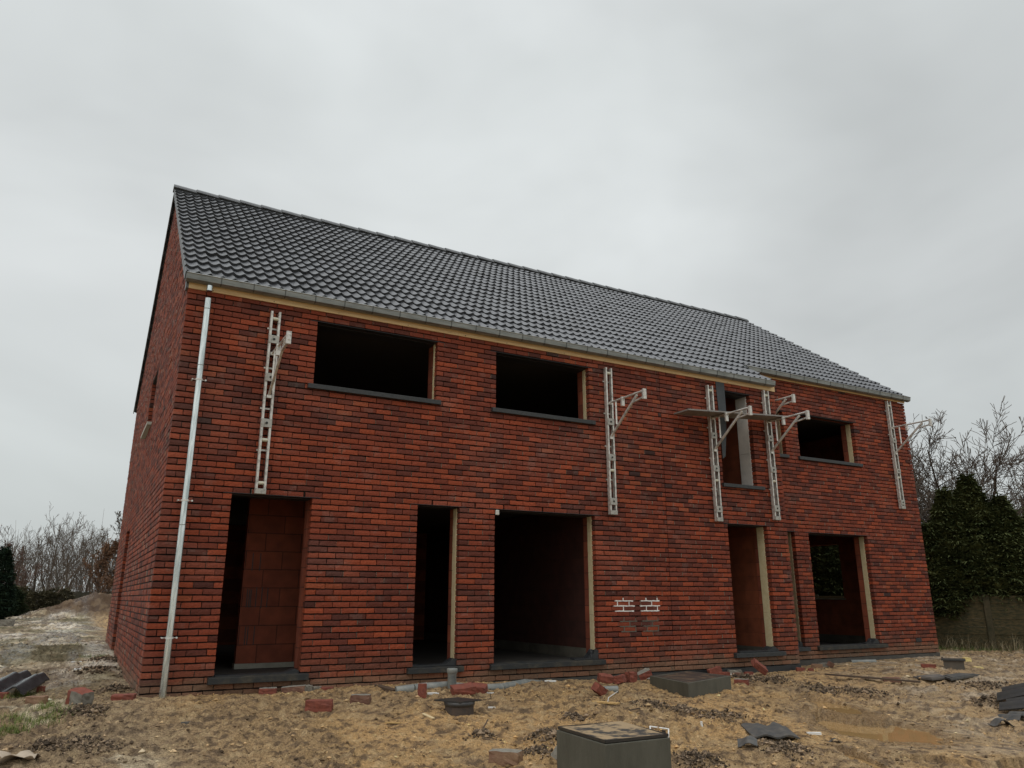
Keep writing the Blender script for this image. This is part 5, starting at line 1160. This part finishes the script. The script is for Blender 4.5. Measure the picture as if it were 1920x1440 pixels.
P = gp(1620, 1243); b = MB(); k = mpp(P); zz = float(zground(P[0], P[1], False)); dd = Vector((RX[0], RX[1], 0)); b.tube(Vector((P[0], P[1], zz))-dd*24*k, Vector((P[0], P[1], zz+.01))+dd*22*k, 4.5*k, 12); tag(b.build('pipe_offcut', M['pvc'], None), 'grey pipe piece half buried below the right ground floor opening', 'pipe piece')
def bentwire(pts, r, m, name, label, cat):
    global last_wire
    sg = []; w_ = []
    for (px, py, dz) in pts:
        P = gp(px, py); w_.append(np.array((P[0], P[1], float(zground(P[0], P[1], False))+dz)))
    for a, c in zip(w_[:-1], w_[1:]): sg.append((a, c, r, r))
    V, F = tube_np(sg, 8); last_wire = tag(npmesh(name, V, F, m, None, True), label, cat)
bentwire([(1139, 1319, .005), (1141, 1311, .03), (1158, 1302, .03)], .005, M['white'], 'white_clip', 'white bent plastic clip in front of the pipe offcut', 'plastic clip')

# iron lid on a round collar
P = gp(861, 1341); k = mpp(P); zz = float(zground(P[0], P[1], False))
e = empty('iron_drain_cover', (P[0], P[1], zz), -YAW+.04); tag(e, 'black square iron cover on a round collar in the middle of the sand', 'drain cover')
b = MB(); b.lathe((0, 0, 0), [(27*k, -.1), (27*k, 15*k), (26*k, 17*k), (0, 17*k)], 28); b.build('collar', M['rust'], e)
b = MB(); b.lathe((0, 0, 0), [(28*k, 15.5*k), (29*k, 17*k), (29*k, 22*k), (27*k, 23*k), (0, 23*k)], 28); b.build('rim', M['blk'], e)
b = MB(); v4 = [(-48*k, 4*k), (2*k, -30*k), (42*k, 2*k), (-4*k, 40*k)]; b.prism(v4, 'z', 23.2*k, 25.5*k); b.build('cover_plate', M['blk'], e, bevel=.003)
b = MB(); b.tube((38*k, 0, 24*k), (60*k, 4*k, 27*k), .004, 6); b.tube((60*k, 4*k, 27*k), (58*k, 0, 33*k), .004, 6); b.build('bent_rod', M['rust'], e)

# concrete inspection boxes with muddy lids
def hitz(px, py, z): d = ray(px, py); return (CAM+d*((z-CAM[2])/d[2]))[:2]
def inspection_box(quad, zt, zb, label, lidm, wall=.05, lip=.015, lift=.012, tiltz=0.0, hollow=False):
    Q = [Vector((*hitz(px, py, zt), 0)) for px, py in quad]; c = sum(Q, Vector())/4
    e = empty('inspection_box', (c.x, c.y, zb)); tag(e, label, 'inspection box', 'concrete inspection boxes sunk in the sand'); Q = [q-c for q in Q]; h = zt-zb
    inn = [q*(1-wall*2/max(.3, q.length)/1.4) for q in Q]; b = MB()
    v = [(q.x, q.y, -.25) for q in Q]+[(q.x, q.y, h) for q in Q]+[(q.x, q.y, h) for q in inn]+[(q.x, q.y, h-.10) for q in inn]
    f = [(i, (i+1) % 4, 4+(i+1) % 4, 4+i) for i in range(4)]+[(4+i, 4+(i+1) % 4, 8+(i+1) % 4, 8+i) for i in range(4)]+[(8+i, 8+(i+1) % 4, 12+(i+1) % 4, 12+i) for i in range(4)]+[(12, 13, 14, 15)]
    b.addm(v, f); b.build('concrete_body', M['well'], e, bevel=.006)
    s = .955 if not hollow else .90; zl = h+lift if not hollow else h-.012; n = 12; V = []; b = MB()
    R = np.random.RandomState(3)
    for j in range(n+1):
        for i in range(n+1):
            u, w_ = i/n, j/n; p = (Q[0]*(1-u)*(1-w_)+Q[1]*u*(1-w_)+Q[2]*u*w_+Q[3]*(1-u)*w_)*s; edge = min(u, 1-u, w_, 1-w_) < .02
            V.append((p.x, p.y, zl+.012+(.0 if edge else -.006)+.004*math.sin(u*5+w_*3)))
    I_ = [j*(n+1)+i for j in range(1) for i in range(n+1)]+[j*(n+1)+n for j in range(1, n+1)]+[n*(n+1)+i for i in range(n-1, -1, -1)]+[j*(n+1) for j in range(n-1, 0, -1)]
    m0 = len(V); V += [(V[i][0], V[i][1], zl) for i in I_]; L_ = len(I_)
    F = [(j*(n+1)+i, j*(n+1)+i+1, (j+1)*(n+1)+i+1, (j+1)*(n+1)+i) for j in range(n) for i in range(n)]+[(I_[i], m0+i, m0+(i+1) % L_, I_[(i+1) % L_]) for i in range(L_)]+[tuple(range(m0, m0+L_))[::-1]]
    b.addm(V, F); b.build('lid', lidm, e)
    b = MB()
    for i in range(4):
        a, c2_ = Q[i]*(s+.006), Q[(i+1) % 4]*(s+.006); b.beam((a.x, a.y, zl+.004), (c2_.x, c2_.y, zl+.004), .012, .02)
    b.build('lid_frame', M['blk'], e); return e
P = gp(1135, 1438)
inspection_box([(1135, 1396), (1257, 1383), (1165, 1358), (1043, 1368)], .08, -.34, 'tall concrete inspection box with a mud-covered lid at the bottom of the view', M['lidmud'])
inspection_box([(1290, 1281), (1370, 1267), (1290, 1258), (1218, 1267)], .035, -.14, 'wide flat concrete inspection box near the wall full of dark wet rubble', M['lidmud2'], hollow=True, wall=.06)
e = empty('lidded_box', (*gp(1790, 1256)[:2], float(zground(*gp(1790, 1256)[:2], False))), -YAW-.5); tag(e, 'small grey box with a black overhanging lid near the right house corner', 'inspection box'); k = mpp(gp(1790, 1256))
b = MB(); b.prism([(-17*k, -12*k), (17*k, -12*k), (17*k, 14*k), (-17*k, 14*k)], 'z', -.08, 16*k); b.build('box_body', mat('grey_box', (.13, .105, .08), .85, c2=(.09, .08, .065), scale=8), e)
b = MB(); b.box(-20*k, 20*k, -15*k, 17*k, 16.2*k, 19*k); b.build('lid', M['blk'], e, bevel=.003)
# white handled frame stuck behind the near box
bentwire([(1221, 1378, -.01), (1219, 1370, .05), (1254, 1374, .05), (1253, 1381, .0)], .007, M['white'], 'plastic_hoop', 'white plastic hoop standing in the sand behind the near box', 'plastic hoop')
kb = chip(1245, 1379, 7, 6, 7, M['blk'], None, 'knob', None); kb.location.z += .035; kb.parent = last_wire
# flat dark covers lying at the right
def flatcover(quad, m, label, name='flat_cover', th=.03):
    Q = [gp(*q) for q in quad]; zz = np.mean([float(zground(q[0], q[1], False)) for q in Q])+.012; c = np.mean(Q, 0); b = MB()
    b.prism([(q[0]-c[0], q[1]-c[1]) for q in Q], 'z', 0, th); b.prism([((q[0]-c[0])*.8, (q[1]-c[1])*.8) for q in Q], 'z', th-.002, th+.010); o = b.build(name, m, None, bevel=.004); o.location = (c[0], c[1], zz); tag(o, label, 'drain cover'); return o
flatcover([(1784, 1281), (1838, 1270), (1800, 1266), (1765, 1271)], M['slatep'], 'dark square cover lying flat right of its neighbour')
flatcover([(1748, 1278), (1776, 1275), (1762, 1266), (1712, 1271)], mat('muddy_slate_cover', (.16, .135, .11), .7, c2=(.09, .085, .08), scale=6), 'mud-smeared flat cover lying left of the dark square one')

# roof tiles
def roof_tile(px, py, wpx, label, rz, tilt, waves=2, dz=0.0, ln=1.25, broken=0.0, seed=1, m='slatep', group='loose roof tiles and shards on the ground', name='roof_tile', sink=.1, amp_=1.0):
    P = gp(px, py); W = wpx*mpp(P); L = W*ln; n = 7*waves+1; R = np.random.RandomState(seed); v = []; nl = 6; amp = W/waves*.16*amp_
    prof = [amp*(math.sin(2*math.pi*(i/7-.3))) for i in range(n)]
    for sgn in (0, 1):
        for j in range(nl+1):
            for i in range(n):
                lj = L*j/nl
                if broken: lj *= 1-broken*(.5+.5*math.sin(i*1.3+seed))*R.uniform(.8, 1)
                v.append((-W/2+W*i/(n-1), lj-L/2, prof[i]-sgn*W*.035))
    o_ = (nl+1)*n; f = []
    for j in range(nl):
        for i in range(n-1): q = j*n+i; f += [(q, q+1, q+n+1, q+n), (o_+q, o_+q+n, o_+q+n+1, o_+q+1)]
    for i in range(n-1): f += [(i, o_+i, o_+i+1, i+1), (nl*n+i, nl*n+i+1, o_+nl*n+i+1, o_+nl*n+i)]
    for j in range(nl): f += [(j*n, (j+1)*n, o_+(j+1)*n, o_+j*n), (j*n+n-1, o_+j*n+n-1, o_+(j+1)*n+n-1, (j+1)*n+n-1)]
    b = MB(); b.addm(v, f, True); o = b.build(name, M[m], None); md = o.modifiers.new('split', 'EDGE_SPLIT'); md.split_angle = math.radians(50)
    tag(o, label, 'roof tile', group); return lay(o, px, py, rz, tilt, sink, dz=dz)
roof_tile(22, 1300, 80, 'dark wavy roof tile propped on bricks at the left edge', -.12, (.22, .10), 2, .035, .9, m='gloss')
roof_tile(40, 1290, 66, 'second dark roof tile lying behind the propped one at the left', -.25, (.15, .12), 2, .05, .9, seed=2, m='gloss')
roof_tile(1443, 1386, 84, 'dark broken roof tile lying flat left of the puddle', .10, (.10, .02), 2, .01, 1.1, .2, 3, sink=0, amp_=.35)
roof_tile(1402, 1406, 36, 'small pointed roof tile shard below the broken tile', -.2, (.25, -.1), 1, .0, 1.0, .3, 4, sink=0, amp_=.6)
roof_tile(1912, 1334, 60, 'black roof tile at the top of the heap at the right edge', .9, (-.3, -.25), 2, .09, 1.0, 0, 5, 'blk')
roof_tile(1918, 1342, 62, 'black roof tile under the top one at the right edge', .8, (-.2, -.2), 2, .04, 1.0, 0, 6, 'blk')
roof_tile(1903, 1350, 46, 'dark roof tile at the bottom of the heap at the right edge', .6, (-.1, -.15), 2, .0, 1.0, .2, 7)
roof_tile(1876, 1360, 38, 'flat grey tile shard left of the tile heap at the right edge', .1, (.02, .02), 1, .0, .7, .3, 8)
roof_tile(1545+20, 1396+2, 24, 'tiny dark tile sliver below the puddle', .0, (.02, .02), 1, .0, .4, .3, 9)
